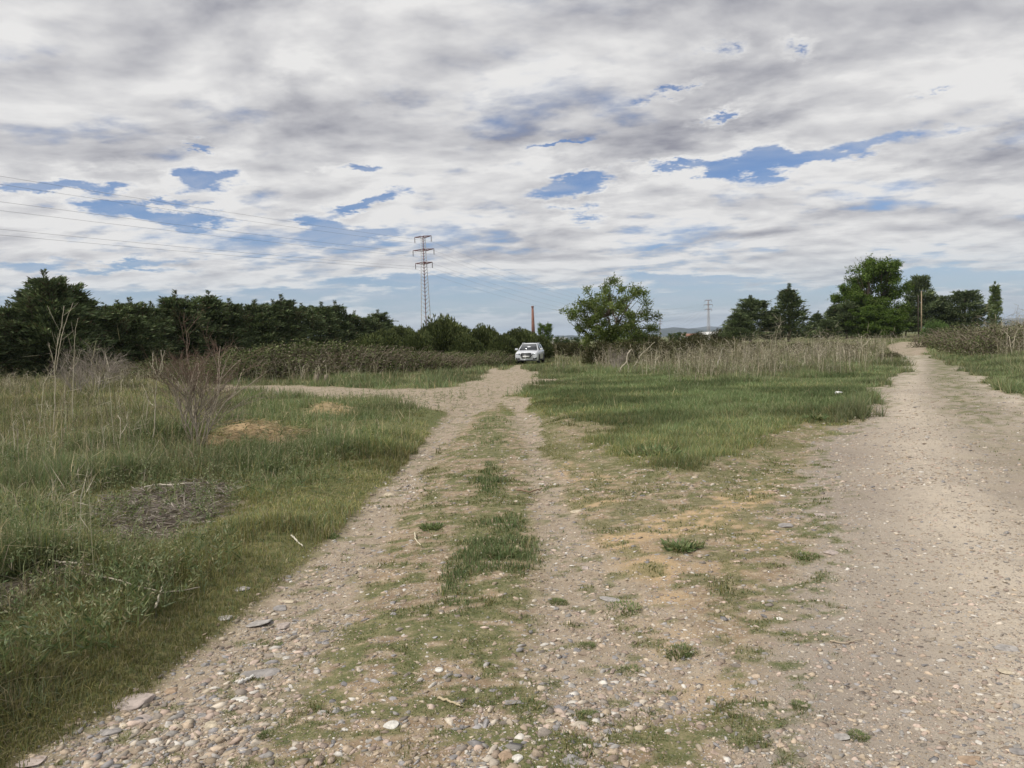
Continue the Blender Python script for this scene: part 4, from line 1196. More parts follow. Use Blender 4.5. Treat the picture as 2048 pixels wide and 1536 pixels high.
# ------------------------------------------------------------------ near woody plants
def shrub(seed, h, spread, nstem, levels, rad, cpale, cred, red_from=.45, droop=0.0):
    """multi stemmed bare shrub: returns pale stems and fine twigs"""
    g = np.random.default_rng(seed); st = Acc(); tw = Acc()

    def grow(p, d, L, r_, lev):
        n = 5; pts = [p]; dd = d.copy()
        for k in range(n):
            dd = dd + g.normal(0, .11, 3) + np.array([0, 0, -.05 * droop * lev]); dd /= np.linalg.norm(dd); pts.append(pts[-1] + dd * L / n)
        a_ = st if lev == 0 else tw
        zf = min(1, max(0, (p[2] / h - red_from) * 2.2 + .25 * lev))
        c = (np.array(cpale) * (1 - zf) + np.array(cred) * zf) * g.uniform(.8, 1.2)
        tube(a_, pts, r_, r_ * .55, 5 if lev < 2 else 3, c, cap=False)
        if lev >= levels: return
        for j in range(g.integers(3, 6) if lev else g.integers(5, 8)):
            f = g.uniform(.35, 1.0); i = min(n - 1, int(f * n)); q = pts[i] + (pts[i + 1] - pts[i]) * (f * n - i)
            nd = dd + rdir(1, g)[0] * .62 + np.array([0, 0, .1]); nd /= np.linalg.norm(nd)
            grow(q, nd, L * g.uniform(.42, .66), r_ * .5, lev + 1)
    for s_ in range(nstem):
        a = g.uniform(0, 2 * np.pi); q = spread * .12 * g.random() ** .5
        d = np.array([math.cos(a) * spread * g.uniform(.1, .42) / h, math.sin(a) * spread * g.uniform(.1, .42) / h, 1.0]); d /= np.linalg.norm(d)
        grow(np.array([math.cos(a) * q, math.sin(a) * q, -.05]), d, h * g.uniform(.5, .74), rad * g.uniform(.6, 1.2), 0)
    return st.mesh('stems', TWIG), tw.mesh('twigs', TWIG)


def place_parts(name, parts, meshes, loc, rz, s=1.0, **props):
    o = empty(name, loc, rz, **props); o.scale = s if isinstance(s, (tuple, list)) else (s, s, s)
    for p_, m_ in zip(parts, meshes): link(p_, m_, o)
    return o


x, y = G(392, 897, H); zt = at(392, 678, y)[2]; z0 = float(H(x, y))
sh = shrub(3, 1.0, .44, 14, 3, .0080, (.38, .33, .26), (.165, .115, .090), .5)
place_parts('bare_shrub', ('stems', 'twigs'), sh, (x, y, z0), .3, ((zt - z0) / .98 * 1.12, (zt - z0) / .98 * 1.12, (zt - z0) / 1.02), category='shrub', label='leafless shrub with reddish twigs on pale stems beside the straw covered mound')
sg = shrub(4, 1.0, .8, 10, 3, .012, (.40, .36, .31), (.27, .235, .20), .2)
for (u, v, y, wk, lab) in [(185, 690, 33, 1.5, 'grey leafless shrub in front of the tall cypresses, leaning right'), (150, 712, 30, 1.0, 'smaller grey leafless shrub beside the tall forked dry stalk'), (232, 712, 36, .9, 'low grey leafless shrub right of the leaning one'),
                           (1690, 688, 40, 1.0, 'pale leafless shrub in the dry weeds near the road bend'), (1635, 686, 42, 1.1, 'pale twiggy leafless shrub in the dry weeds left of the road bend'), (1500, 692, 46, 1.0, 'pale leafless shrub in the weeds below the conifers'), (1230, 694, 36, 1.0, 'grey leafless shrub behind the forked pale stalk')]:
    x, _, zt = at(u, v, y); z0 = float(H(x, y)); hh = zt - z0
    place_parts('bare_shrub', ('stems', 'twigs'), sg, (x, y, z0), rng.uniform(0, 6), (hh * wk, hh * wk, hh), category='shrub', group='pale leafless shrubs', label=lab)


def stalk(seed, pts, rad, twigs=5, c=(.36, .31, .23), fork=None):
    """one dead standing stalk following given (u, v) directions at one distance, with thin side twigs"""
    g = np.random.default_rng(seed); a = Acc(); t_ = Acc()
    cc = np.array(c)
    P_ = np.array(pts, float)
    P_[1:-1] += g.normal(0, .012, (len(P_) - 2, 3))
    # a finer, slightly crooked path
    t = np.linspace(0, len(P_) - 1, 4 * len(P_)); Q = np.stack([np.interp(t, range(len(P_)), P_[:, k]) for k in range(3)], 1)
    Q[1:-1] += g.normal(0, rad * .5, (len(Q) - 2, 3))
    tube(a, Q, rad, rad * .45, 6, cc)
    for k in range(twigs):
        i = g.integers(len(Q) // 3, len(Q) - 1); d = unit((Q[i + 1 if i + 1 < len(Q) else i] - Q[i - 1])[None])[0] + rdir(1, g)[0] * .7
        L = np.linalg.norm(Q[-1] - Q[0]) * g.uniform(.08, .22); d /= np.linalg.norm(d)
        tube(t_, [Q[i], Q[i] + d * L * .5, Q[i] + d * L + np.array([0, 0, .1 * L])], rad * .4, rad * .18, 4, cc * g.uniform(.8, 1.1))
    return a, t_


def place_stalk(seed, uvs, y, rad, lab, twigs=5, forks=(), group=None, c=(.48, .43, .33), depth=.15):
    rad = rad * (.8 if y < 20 else 1.1)
    """uvs: outline from root to tip; forks: further stems of the same plant"""
    x0, y0_, _ = at(uvs[0][0], uvs[0][1], y); z0 = float(H(x0, y)) - .03
    g = np.random.default_rng(seed)
    allt = Acc(); alls = Acc()
    for j, U in enumerate((uvs, *forks)):
        dy = np.linspace(0, g.uniform(-depth, depth), len(U))
        pts = [(*at(u, v, y + d)[:2], at(u, v, y + d)[2]) for (u, v), d in zip(U, dy)]
        pts = np.array(pts) - np.array([x0, y, z0])
        if j == 0: pts[0] = (0, 0, 0)
        a, t_ = stalk(seed + j, pts, rad * (1 if j == 0 else .75), twigs, c)
        alls.add(np.concatenate(a.V), np.concatenate(a.Q), np.concatenate(a.T), np.concatenate(a.C))
        if t_.V: alls.add(np.concatenate(t_.V), np.concatenate(t_.Q), np.concatenate(t_.T) if t_.T else None, np.concatenate(t_.C))
    o = empty('dead_stalk', (x0, y, z0), 0, category='dry plant', label=lab, **({'group': group} if group else {}))
    alls.obj('stem', TWIG, o)


GS = 'tall dead stalks standing in the meadow'
place_stalk(1, [(104, 890), (110, 800), (110, 740), (113, 700), (121, 660), (128, 612)], 12.6, .011, 'tallest dead stalk in the left meadow, pale and straight with a forked partner rising right', 6, [[(112, 742), (118, 700), (130, 655), (146, 606)], [(111, 745), (104, 715), (98, 690)]], GS)
place_stalk(2, [(140, 800), (147, 745), (150, 700), (151, 660), (156, 636)], 15, .009, 'thin dead stalk right of the tallest forked one', 6, [[(148, 735), (156, 718), (163, 700)]], GS)
place_stalk(3, [(300, 905), (308, 850), (313, 800), (316, 765), (320, 735), (322, 700)], 10.4, .010, 'pale forked stalk just left of the reddish bare shrub', 7, [[(318, 745), (326, 720), (330, 700)], [(316, 760), (308, 730), (306, 705)], [(307, 812), (295, 800), (290, 780)]], GS)
place_stalk(4, [(286, 885), (294, 840), (297, 800), (292, 780), (284, 768)], 10.8, .008, 'short pale stalk left of the forked one by the bare shrub', 4, (), GS)
place_stalk(5, [(244, 930), (243, 880), (240, 840), (236, 830)], 10, .010, 'stubby Y shaped stalk between the tall pair and the forked one', 2, [[(243, 868), (250, 845), (256, 824)]], GS)
place_stalk(6, [(80, 880), (76, 830), (72, 795)], 13, .007, 'thin leaning stalk at the left of the tallest forked one', 5, (), GS)
place_stalk(7, [(122, 885), (128, 810), (134, 768), (146, 726), (152, 700)], 13.5, .006, 'slender brownish stalk crossing behind the tall pair', 6, (), GS, (.28, .23, .18))
place_stalk(8, [(410, 905), (420, 850), (437, 800), (446, 742), (452, 718)], 10.2, .006, 'curved stalk on the right side of the bare shrub', 3, [[(440, 760), (452, 728), (462, 740), (465, 760)]], GS, (.33, .28, .22))
place_stalk(9, [(270, 960), (292, 925), (318, 880)], 8.6, .006, 'thin stalk slanting right in front of the bare shrub', 3, (), GS)
place_stalk(10, [(85, 898), (95, 880), (88, 840), (96, 800)], 12.2, .006, 'faint short stalk in front of the tall pair', 3, (), GS)
GW = 'pale dead stalks in the weed belt'
place_stalk(21, [(1240, 748), (1242, 735), (1252, 722), (1256, 705), (1260, 700)], 34, .03, 'pale forked dead stalk shaped like an inverted V at the front of the weeds', 2, [[(1253, 722), (1258, 735), (1256, 752)], [(1256, 708), (1262, 698), (1266, 702)]], GW, (.46, .41, .33))
place_stalk(22, [(1262, 735), (1280, 712), (1296, 696), (1310, 684)], 36, .022, 'long dead stalk slanting up to the right beside the forked one', 3, (), GW)
place_stalk(23, [(1395, 772), (1400, 748), (1392, 730), (1388, 712)], 30, .018, 'tall pale stalk in the middle of the weed belt', 4, [[(1400, 750), (1410, 728), (1414, 705)]], GW)
place_stalk(24, [(1432, 730), (1440, 710), (1446, 695)], 36, .026, 'whitish leaning stalk left of the conifers in the weeds', 2, (), GW, (.52, .48, .42))
place_stalk(25, [(1470, 735), (1469, 708), (1470, 680)], 38, .02, 'upright pale stalk below the left conifer', 3, (), GW)
place_stalk(26, [(1583, 755), (1600, 738), (1612, 722)], 32, .02, 'low stalk slanting right in front of the weeds', 2, (), GW)
place_stalk(27, [(1642, 740), (1638, 712), (1640, 690)], 38, .02, 'upright stalk with a broken fork near the road bend', 5, [[(1639, 712), (1650, 700), (1655, 686)]], GW)
place_stalk(28, [(1731, 735), (1728, 712), (1724, 690), (1722, 672)], 40, .028, 'tallest pale dead stem nearest the road bend', 6, [[(1727, 705), (1718, 690), (1712, 680)], [(1725, 695), (1736, 682), (1742, 676)]], GW)
place_stalk(29, [(1394, 840), (1394, 800), (1396, 765)], 21, .007, 'thin lone stalk standing in the green grass before the weeds', 3, (), GW)
place_stalk(30, [(1700, 720), (1690, 700), (1676, 684)], 44, .018, 'stem slanting left beside the tallest pale one', 3, (), GW)

# sticks and branches lying about


def lying(seed, uvs, rad, lab, c=(.42, .38, .31), name='fallen_stick', lift=.03):
    P_ = []
    for (u, v) in uvs:
        x, y = G(u, v, H); P_.append((x, y, float(H(x, y)) + lift))
    P_ = np.array(P_); o0 = P_[0].copy(); a = Acc(); g = np.random.default_rng(seed)
    t = np.linspace(0, len(P_) - 1, 5 * len(P_)); Q = np.stack([np.interp(t, range(len(P_)), P_[:, k]) for k in range(3)], 1) - o0
    Q += g.normal(0, rad * .35, Q.shape)
    tube(a, Q, rad, rad * .6, 7, c)
    a.obj(name, TWIG, loc=tuple(o0), label=lab, category='stick', group='sticks lying on the ground')


lying(1, [(290, 994), (318, 988), (345, 989), (372, 986), (403, 984)], .008, 'thin whitish wavy stick lying above the patch of dead twigs', (.55, .50, .42), lift=.10)
lying(2, [(8, 1150), (60, 1149), (105, 1143), (160, 1149), (240, 1151)], .010, 'long pale branch lying in the grass at the left edge', (.50, .45, .37), lift=.07)
lying(3, [(170, 1162), (225, 1173), (275, 1188), (330, 1202), (400, 1190)], .006, 'thin greyish branch lying below the long pale one', (.36, .32, .25), lift=.05)
lying(4, [(478, 1370), (495, 1362), (508, 1356)], .009, 'short white stick on the stones beside the grey slab', (.66, .64, .60), lift=.012)
lying(5, [(312, 1235), (322, 1205), (332, 1170)], .007, 'short pale stick standing aslant in the left grass', (.50, .45, .36), lift=.06)
lying(6, [(875, 1400), (900, 1407), (922, 1417)], .006, 'short yellowish stick on the mossy strip at the bottom', (.48, .40, .27), lift=.010)
lying(7, [(830, 1070), (831, 1082), (842, 1096)], .006, 'curved pale dead leaf stalk on the grassy middle strip', (.60, .54, .40), lift=.02)
lying(8, [(1035, 985), (1060, 990), (1085, 982)], .010, 'broken brown twig across the right rut', (.24, .17, .12), lift=.03)
lying(9, [(583, 1075), (592, 1085), (606, 1097)], .008, 'small whitish stick at the grassy edge of the left rut', (.60, .56, .46), lift=.02)
lying(10, [(1660, 1285), (1690, 1290), (1725, 1282)], .004, 'fine curved twig on the gravel road', (.42, .35, .26), lift=.01)


def litter(name, n, area, L, pal, lab, lift=.03):
    mn, mx = area.min(0), area.max(0)
    x = rng.uniform(mn[0], mx[0], n); y = rng.uniform(mn[1], mx[1], n)
    k = rng.random(n) < sstep(-.1, .25, -sdpoly(x, y, area) + (fbm(x, y, .3, 3, 5) - .5) * 1.3); x, y = x[k], y[k]; n = len(x)
    P_ = np.stack([x, y, H(x, y) + rng.uniform(0, lift, n)], 1); az = rng.uniform(0, 6.28, n)
    D = np.stack([np.cos(az), np.sin(az) , rng.normal(.05, .18, n)], 1)
    a = Acc(); C = pick(pal, n)
    leaves(a, P_, D, L * rng.uniform(.3, 1.3, n), L * .055 * rng.uniform(.5, 1.5, n), C, bend=.08)
    leaves(a, P_, D, L * rng.uniform(.3, 1.3, n), L * .045 * rng.uniform(.5, 1.5, n), C, bend=-.05)
    a.obj(name, GRASS, kind='stuff', label=lab)


litter('dead_twigs', 5200, DIRT3, .16, np.array([(.28, .24, .22), (.20, .165, .15), (.36, .32, .29), (.14, .115, .105), (.42, .38, .33)]), 'grey dead twigs heaped on the dark bare patch in the left meadow', .07)
litter('dead_twigs', 1800, DIRT4, .14, np.array([(.30, .26, .22), (.22, .18, .15), (.40, .35, .28)]), 'dead stems over the small bare patch at the left edge', .05)
litter('straw', 4200, np.concatenate([STRAWP]), .16, np.array([(.46, .37, .24), (.38, .30, .20), (.54, .45, .31), (.30, .24, .17)]), 'loose straw over the low mound beside the bare shrub', .08)
litter('straw', 1600, STRAW2, .14, np.array([(.50, .38, .22), (.42, .31, .18), (.56, .45, .28)]), 'thin straw over the second low mound nearer the junction', .03)


# rosettes and tufts growing on the gravel
def tuft(seed, r, h, n, pal, broad=False):
    g = np.random.default_rng(seed); a = Acc()
    q = r * np.sqrt(g.random(n)); t = g.uniform(0, 6.28, n)
    lump = .35 + 1.2 * fbm(np.cos(t) * 2 + 5, np.sin(t) * 2 + 5, .8, 3, seed); q = q * lump
    P_ = np.stack([q * np.cos(t), q * np.sin(t), np.zeros(n)], 1)
    C = pal[g.integers(0, len(pal), n)] * g.uniform(.7, 1.3, (n, 1))
    hh = h * (1 - .6 * (q / (r * 1.3)) ** 2) * g.uniform(.4, 1.2, n)
    if broad:
        D = np.stack([np.cos(t), np.sin(t), g.uniform(.2, 1.4, n)], 1)
        leaves(a, P_ * .9 + np.array([0, 0, .01]), D + g.normal(0, .5, (n, 3)) * np.array([1, 1, .3]), r * g.uniform(.2, .62, n), r * .13, C, g, bend=.06)
    else:
        blades(a, P_, hh, .0045 * g.uniform(.6, 1.5, n), t + g.normal(0, .6, n), np.abs(g.normal(.45, .4, n)), C)
    return a.mesh('grass_tuft', GRASS)


TG = np.array([(.20, .255, .115), (.235, .27, .12), (.165, .215, .105), (.30, .27, .15)])
TB = np.array([(.175, .225, .105), (.205, .25, .12), (.145, .195, .095), (.25, .24, .13)])
TF = [tuft(1, .10, .036, 900, TG), tuft(2, .10, .030, 800, TG), tuft(3, .10, .045, 900, TG * .9)]
TBm = [tuft(5, .16, .1, 330, TB, True), tuft(6, .16, .1, 260, TB, True)]
for i, (u, v, wp, br, lab) in enumerate([
    (1265, 1342, 66, 0, 'round green grass tuft on bare gravel, right of the middle strip'), (1068, 1412, 66, 0, 'green tuft beside the flat grey stone'), (1172, 1432, 54, 0, 'dense green tuft right of the long cream stone'),
    (1005, 1450, 44, 0, 'green tuft left above the white and brown stones at the bottom'), (1365, 1097, 66, 1, 'leafy low plant on the sandy patch'), (1176, 1292, 42, 0, 'small tuft halfway down the bare gravel, left of the round tuft'), (1060, 1262, 32, 0, 'small bushy tuft right of the mossy strip'),
    (1245, 1218, 96, 0, 'wide flat tuft stretching below the flat light stone'), (1365, 1305, 74, 0, 'flat bluish tuft right of the round green tuft'), (865, 1056, 46, 1, 'dark leafy rosette at the left of the middle strip'), (1307, 912, 86, 1, 'big dark green leafy plant in the green triangle of grass'),
    (1715, 1473, 48, 0, 'green tuft at the bottom right next to a pale stone'), (1606, 1112, 60, 0, 'low green patch left of the pinkish rock by the road'), (1560, 1335, 40, 0, 'small tuft at the left margin of the gravel road'), (1600, 1412, 44, 0, 'narrow tuft lower on the left margin of the gravel road'),
    (545, 1290, 44, 0, 'green tuft in the stones of the left rut'), (455, 1427, 44, 0, 'green tuft among the cobbles near the bright white stone'), (1000, 1108, 90, 0, 'bright green hump of grass in the middle strip'), (1632, 838, 40, 1, 'dark low plant at the edge of grass and gravel road'), (1215, 1170, 40, 0, 'tuft just above the flat light stone'), (1115, 1205, 46, 0, 'brownish tuft left of the bare tan patch'),
    (1430, 1400, 34, 0, 'tiny tuft on gravel between round tuft and road'), (475, 1522, 40, 0, 'green tuft at the bottom edge among cobbles'), (535, 1470, 46, 0, 'green cushion above the bottom edge tuft'), (660, 1075, 30, 1, 'thistle like rosette at the grassy edge left of the rut')]):
    x, y = G(u, v, H); dist = math.hypot(x, y); rr = wp * dist / F / 2
    z_ = float(H(x, y)); me = TBm[i % 2] if br else TF[i % 3]; b0 = .16 if br else .10
    o = link('leafy_plant' if br else 'grass_tuft', me, loc=(x, y, z_ - .004), label=lab, category='plant', group='tufts and low plants on the bare ground'); s_ = rr / b0
    o.scale = (s_, s_, min(s_, 1.35) * (1.2 if u == 1307 else 1)); o.rotation_euler = (0, 0, rng.uniform(0, 6))
# taller leafy weeds with pale seed heads scattered in the left meadow
x, y = sample_view(3400, 3.0, 22, xr=-.6)
b = sdpoly(x, y, BARE); k = (b > .45) & (fbm(x, y, 1.0, 3, 88) > .47); x, y = x[k], y[k]; n = len(x)
a = Acc(); zz = H(x, y)
for i in range(n):
    hh = rng.uniform(.16, .42); m_ = 16; t = rng.uniform(0, 6.28); ln = rng.normal(0, .12, 2)
    f = rng.random(m_); base = np.stack([x[i] + ln[0] * f, y[i] + ln[1] * f, zz[i] + hh * f], 1)
    aa = rng.uniform(0, 6.28, m_); D = np.stack([np.cos(aa), np.sin(aa), rng.uniform(.1, 1.3, m_)], 1)
    pal = G_DULL if rng.random() < .6 else G_GREEN * .9
    leaves(a, base, D, .085 * rng.uniform(.5, 1.3, m_) * (1.2 - f), .010, pick(pal, m_))
    m2 = 7; tp = np.array([x[i] + ln[0], y[i] + ln[1], zz[i] + hh]); leaves(a, tp + rng.normal(0, .018, (m2, 3)), rdir(m2) + np.array([0, 0, .5]), .024, .008, pick(np.array([(.27, .29, .17), (.31, .29, .19), (.23, .26, .15)]), m2))
    blades(a, np.array([[x[i], y[i], zz[i]]]), np.array([hh]), np.array([.006]), np.array([math.atan2(ln[1], ln[0])]), np.array([math.hypot(*ln) / hh]), np.array([[.22, .25, .13]]))
a.obj('wild_herbs', GRASS, kind='stuff', label='leafy herbs with pale seed heads growing through the left meadow')

# ------------------------------------------------------------------ the parked car
CARW = mat_plain('white_car_paint', (.64, .66, .69), .28, 0, .02, 3, spec=.6, coat=.6)
CGLASS = mat_plain('dark_car_glass', (.045, .05, .055), .06, 0, .1, 3, spec=.9)
BLK = mat_plain('black_plastic', (.018, .018, .019), .55, 0, .2, 12); RUB = mat_plain('tyre_rubber', (.022, .022, .022), .85, 0, .3, 18)
SIL = mat_plain('silver_trim', (.62, .63, .65), .3, .8, .05); LAMP = mat_plain('lamp_glass', (.22, .25, .29), .12, .3, .15, 9, spec=.8)
PLATE = mat_plain('plate_white', (.78, .78, .76), .45, 0, .03, 5)


def ring_loft(sections, close_ends=True):
    a = Acc(); n = len(sections[0]); V = np.array([p for s_ in sections for p in s_], float)
    Q = [(i * n + j, i * n + (j + 1) % n, (i + 1) * n + (j + 1) % n, (i + 1) * n + j) for i in range(len(sections) - 1) for j in range(n)]
    T = []
    if close_ends:
        for e, base_ in ((0, 0), (1, (len(sections) - 1) * n)):
            c = V[base_:base_ + n].mean(0); V = np.vstack([V, c]); k = len(V) - 1
            for j in range(n):
                t_ = (base_ + j, base_ + (j + 1) % n, k); T.append(t_[::-1] if e == 0 else t_)
    a.add(V, Q, T); return a


def quadsheet(pts, th):
    """a thin slab from four corner points"""
    P_ = np.array(pts, float); n_ = np.cross(P_[1] - P_[0], P_[3] - P_[0]); n_ /= np.linalg.norm(n_)
    a = Acc(); a.add(np.vstack([P_, P_ - n_ * th]), [(0, 1, 2, 3), (7, 6, 5, 4), (0, 4, 5, 1), (1, 5, 6, 2), (2, 6, 7, 3), (3, 7, 4, 0)]); return a


def smooth_obj(a, name, mat, parent, **props):
    o = a.obj(name, mat, parent, smooth=True, **props)
    b = o.modifiers.new('bevel', 'BEVEL'); b.width = .012; b.segments = 2; b.limit_method = 'ANGLE'; b.angle_limit = R(25)
    return o


def build_car():
    xg, yg = at(1061, 727, 60.0)[0], 60.0
    z0 = float(H(xg, yg))
    car = empty('parked_car', (xg, yg, z0 + .03), R(-7), category='car', label='white compact suv parked on the grassy track in front of the dark bushes')
    car.rotation_euler = (0, R(0.8), R(-10))
    st = [(-2.19, .62, .70, .40, .62, .76), (-2.14, .80, .86, .27, .60, .86), (-1.95, .86, .905, .22, .62, .93), (-1.5, .885, .915, .21, .66, .99), (-1.02, .89, .915, .21, .70, 1.05), (0, .89, .915, .21, .72, 1.06), (1.2, .89, .915, .22, .74, 1.07), (1.85, .88, .90, .25, .74, 1.06), (2.12, .80, .84, .32, .72, 1.0), (2.2, .66, .72, .42, .70, .92)]
    secs = []
    for (y, wb, wm, zb, zm, zt) in st:
        h = [(0, zb), (wb, zb), (wm, zb + .14), (wm, zm), (wm * .985, zm + (zt - zm) * .62), (wm * .88, zt - .012), (wm * .45, zt + .012), (0, zt + .018)]
        full = [(x, y, z) for (x, z) in h] + [(-x, y, z) for (x, z) in h[-2:0:-1]]
        secs.append(full)
    smooth_obj(ring_loft(secs), 'body', CARW, car)
    # cabin: pillars and roof in body colour, glass proud of it
    cs = [(-1.05, .80, 1.03, .79, 1.06), (-.72, .80, 1.03, .71, 1.30), (-.33, .80, 1.03, .60, 1.53), (.1, .80, 1.03, .59, 1.585), (.9, .80, 1.03, .59, 1.585), (1.5, .79, 1.03, .58, 1.53), (1.85, .78, 1.03, .66, 1.30), (2.1, .76, 1.03, .74, 1.05)]
    secs = []
    for (y, wb, zb, wt, zt) in cs:
        h = [(0, zb), (wb, zb), (wt + .02, zt - .04), (wt - .05, zt), (0, zt + .02)]
        secs.append([(x, y, z) for (x, z) in h] + [(-x, y, z) for (x, z) in h[-2:0:-1]])
    smooth_obj(ring_loft(secs), 'cabin', CARW, car)
    quadsheet([(-.72, -1.085, 1.075), (.72, -1.085, 1.075), (.555, -.395, 1.528), (-.555, -.395, 1.528)], .02).obj('windshield', CGLASS, car)
    quadsheet([(.70, 2.13, 1.08), (-.70, 2.13, 1.08), (-.55, 1.56, 1.52), (.55, 1.56, 1.52)], .02).obj('rear_window', CGLASS, car)
    for s in (-1, 1):
        for (ya, yb, yc, yd) in ((-.80, .42, .40, -.30), (.48, 1.62, 1.40, .46)):
            p = [(s * .817, ya, 1.09), (s * .817, yb, 1.09), (s * .648, yc, 1.50), (s * .648, yd, 1.50)]
            quadsheet(p if s > 0 else p[::-1], .015).obj('side_window', CGLASS, car)
        a = Acc(); tube(a, [(s * .60, -.15, 1.565), (s * .61, .0, 1.625), (s * .61, 1.2, 1.62), (s * .60, 1.4, 1.555)], .016, .016, 6); a.obj('roof_rail', SIL, car)
        a = Acc(); box(a, (s * 1.0, -.72, 1.12), (.22, .12, .15)); m_ = smooth_obj(a, 'mirror', CARW, car)
        a = Acc(); box(a, (s * .88, -.70, 1.06), (.14, .05, .05)); a.obj('mirror_arm', BLK, m_)
        # headlamp, swept back
        a = Acc(); a = quadsheet([(s * .46, -2.215, .70), (s * .80, -2.165, .71), (s * .84, -2.12, .83), (s * .50, -2.20, .81)][::1 if s > 0 else -1], .05); hl = a.obj('headlight', LAMP, car)
        a = Acc(); tube(a, [(s * .62, -2.205, .76), (s * .62, -2.15, .76)], .045, .045, 12); a.obj('lens', SIL, hl)
        a = quadsheet([(s * .50, -2.215, .34), (s * .80, -2.175, .34), (s * .84, -2.155, .49), (s * .54, -2.205, .47)][::1 if s > 0 else -1], .06); fg = a.obj('air_intake', BLK, car)
        a = Acc(); tube(a, [(s * .66, -2.215, .41), (s * .66, -2.15, .41)], .035, .035, 10); a.obj('fog_lamp', LAMP, fg)
        a = Acc(); box(a, (s * .905, .25, .27), (.05, 2.0, .14)); a.obj('side_skirt', BLK, car)
        for ya in (-.25, .75):
            a = Acc(); box(a, (s * .918, ya, .86), (.03, .18, .03)); a.obj('door_handle', CARW, car)
        for yy in (-1.32, 1.32):
            a = Acc(); tube(a, [(s * .80, yy, .36), (s * .921, yy, .36)], .405, .40, 28); wa = a.obj('wheel_arch', BLK, car)
            w_ = empty('wheel', (s * .83, yy, .345)); w_.parent = car
            a = Acc(); th = np.linspace(0, 2 * np.pi, 29)[:-1]
            prof = [(-.11, .24), (-.11, .325), (-.075, .345), (.075, .345), (.11, .325), (.11, .24)]
            V = np.array([(px2, r2 * math.cos(t), r2 * math.sin(t)) for t in th for (px2, r2) in prof]); n_ = len(prof)
            Q = [(i * n_ + j, i * n_ + (j + 1) % n_, ((i + 1) % 28) * n_ + (j + 1) % n_, ((i + 1) % 28) * n_ + j) for i in range(28) for j in range(n_)]
            a.add(V, Q); a.obj('tyre', RUB, w_, smooth=True)
            a = Acc(); tube(a, [(s * .055, 0, 0), (s * .085, 0, 0)], .06, .05, 12)
            for k in range(10):
                t = k * math.pi / 5; d = np.array([0, math.cos(t), math.sin(t)])
                tube(a, [np.array([s * .07, 0, 0]) + d * .04, np.array([s * .08, 0, 0]) + d * .235], .022, .016, 4)
            tube(a, [(s * .03, 0, 0), (s * .075, 0, 0)], .245, .245, 26, cap=False); a.obj('rim', SIL, w_)
    # single frame grille with trim, bars, four rings and plate
    hexa = lambda k, y, zc=.655: [(-.33 * k, y, zc - .20 * k), (.33 * k, y, zc - .20 * k), (.43 * k, y, zc - .07 * k), (.41 * k, y, zc + .16 * k), (.36 * k, y, zc + .19 * k), (-.36 * k, y, zc + .19 * k), (-.41 * k, y, zc + .16 * k), (-.43 * k, y, zc - .07 * k)]
    gr = ring_loft([hexa(1.0, -2.235), hexa(1.0, -2.12)]).obj('grille', BLK, car)
    a = Acc(); P_ = hexa(1.02, -2.238); [tube(a, [P_[i], P_[(i + 1) % 8]], .013, .013, 6) for i in range(8)]; a.obj('grille_trim', SIL, gr)
    a = Acc(); [box(a, (0, -2.238, .52 + .045 * i), (.72, .006, .008)) for i in range(7)]; a.obj('grille_bars', SIL, gr)
    a = Acc()
    for k in range(4):
        t = np.linspace(0, 2 * np.pi, 17); c = (-.1125 + k * .075)
        tube(a, np.stack([c + .05 * np.cos(t), np.full(17, -2.248), .79 + .05 * np.sin(t)], 1), .0065, .0065, 5, cap=False)
    a.obj('badge', SIL, gr)
    a = Acc(); box(a, (0, -2.25, .565), (.52, .014, .11)); a.obj('number_plate', PLATE, car)
    a = Acc(); box(a, (0, -2.10, .235), (1.46, .14, .08)); a.obj('lower_bumper', BLK, car)
    a = Acc(); box(a, (0, -2.185, .305), (1.05, .05, .03)); a.obj('skid_trim', SIL, car)
    a = Acc(); box(a, (0, 0, .24), (1.6, 3.9, .10)); a.obj('underbody', BLK, car)
    for s in (-1, 1):
        a = Acc(); tube(a, [(s * .25, -1.075, 1.085), (s * .25 - .42, -1.0, 1.125)], .01, .006, 4); a.obj('wiper', BLK, car)


build_car()

# ------------------------------------------------------------------ pylons and cables
STEELS = mat_plain('pale_galvanised_steel', (.50, .50, .51), .65, .0, .1, 2); INSU = mat_plain('insulator_glass', (.20, .17, .17), .35, 0, .1)
CABLE = mat_plain('cable', (.16, .16, .17), .6, .3, .05); CONC = mat_plain('concrete', (.36, .35, .32), .9, 0, .15, 1.5)


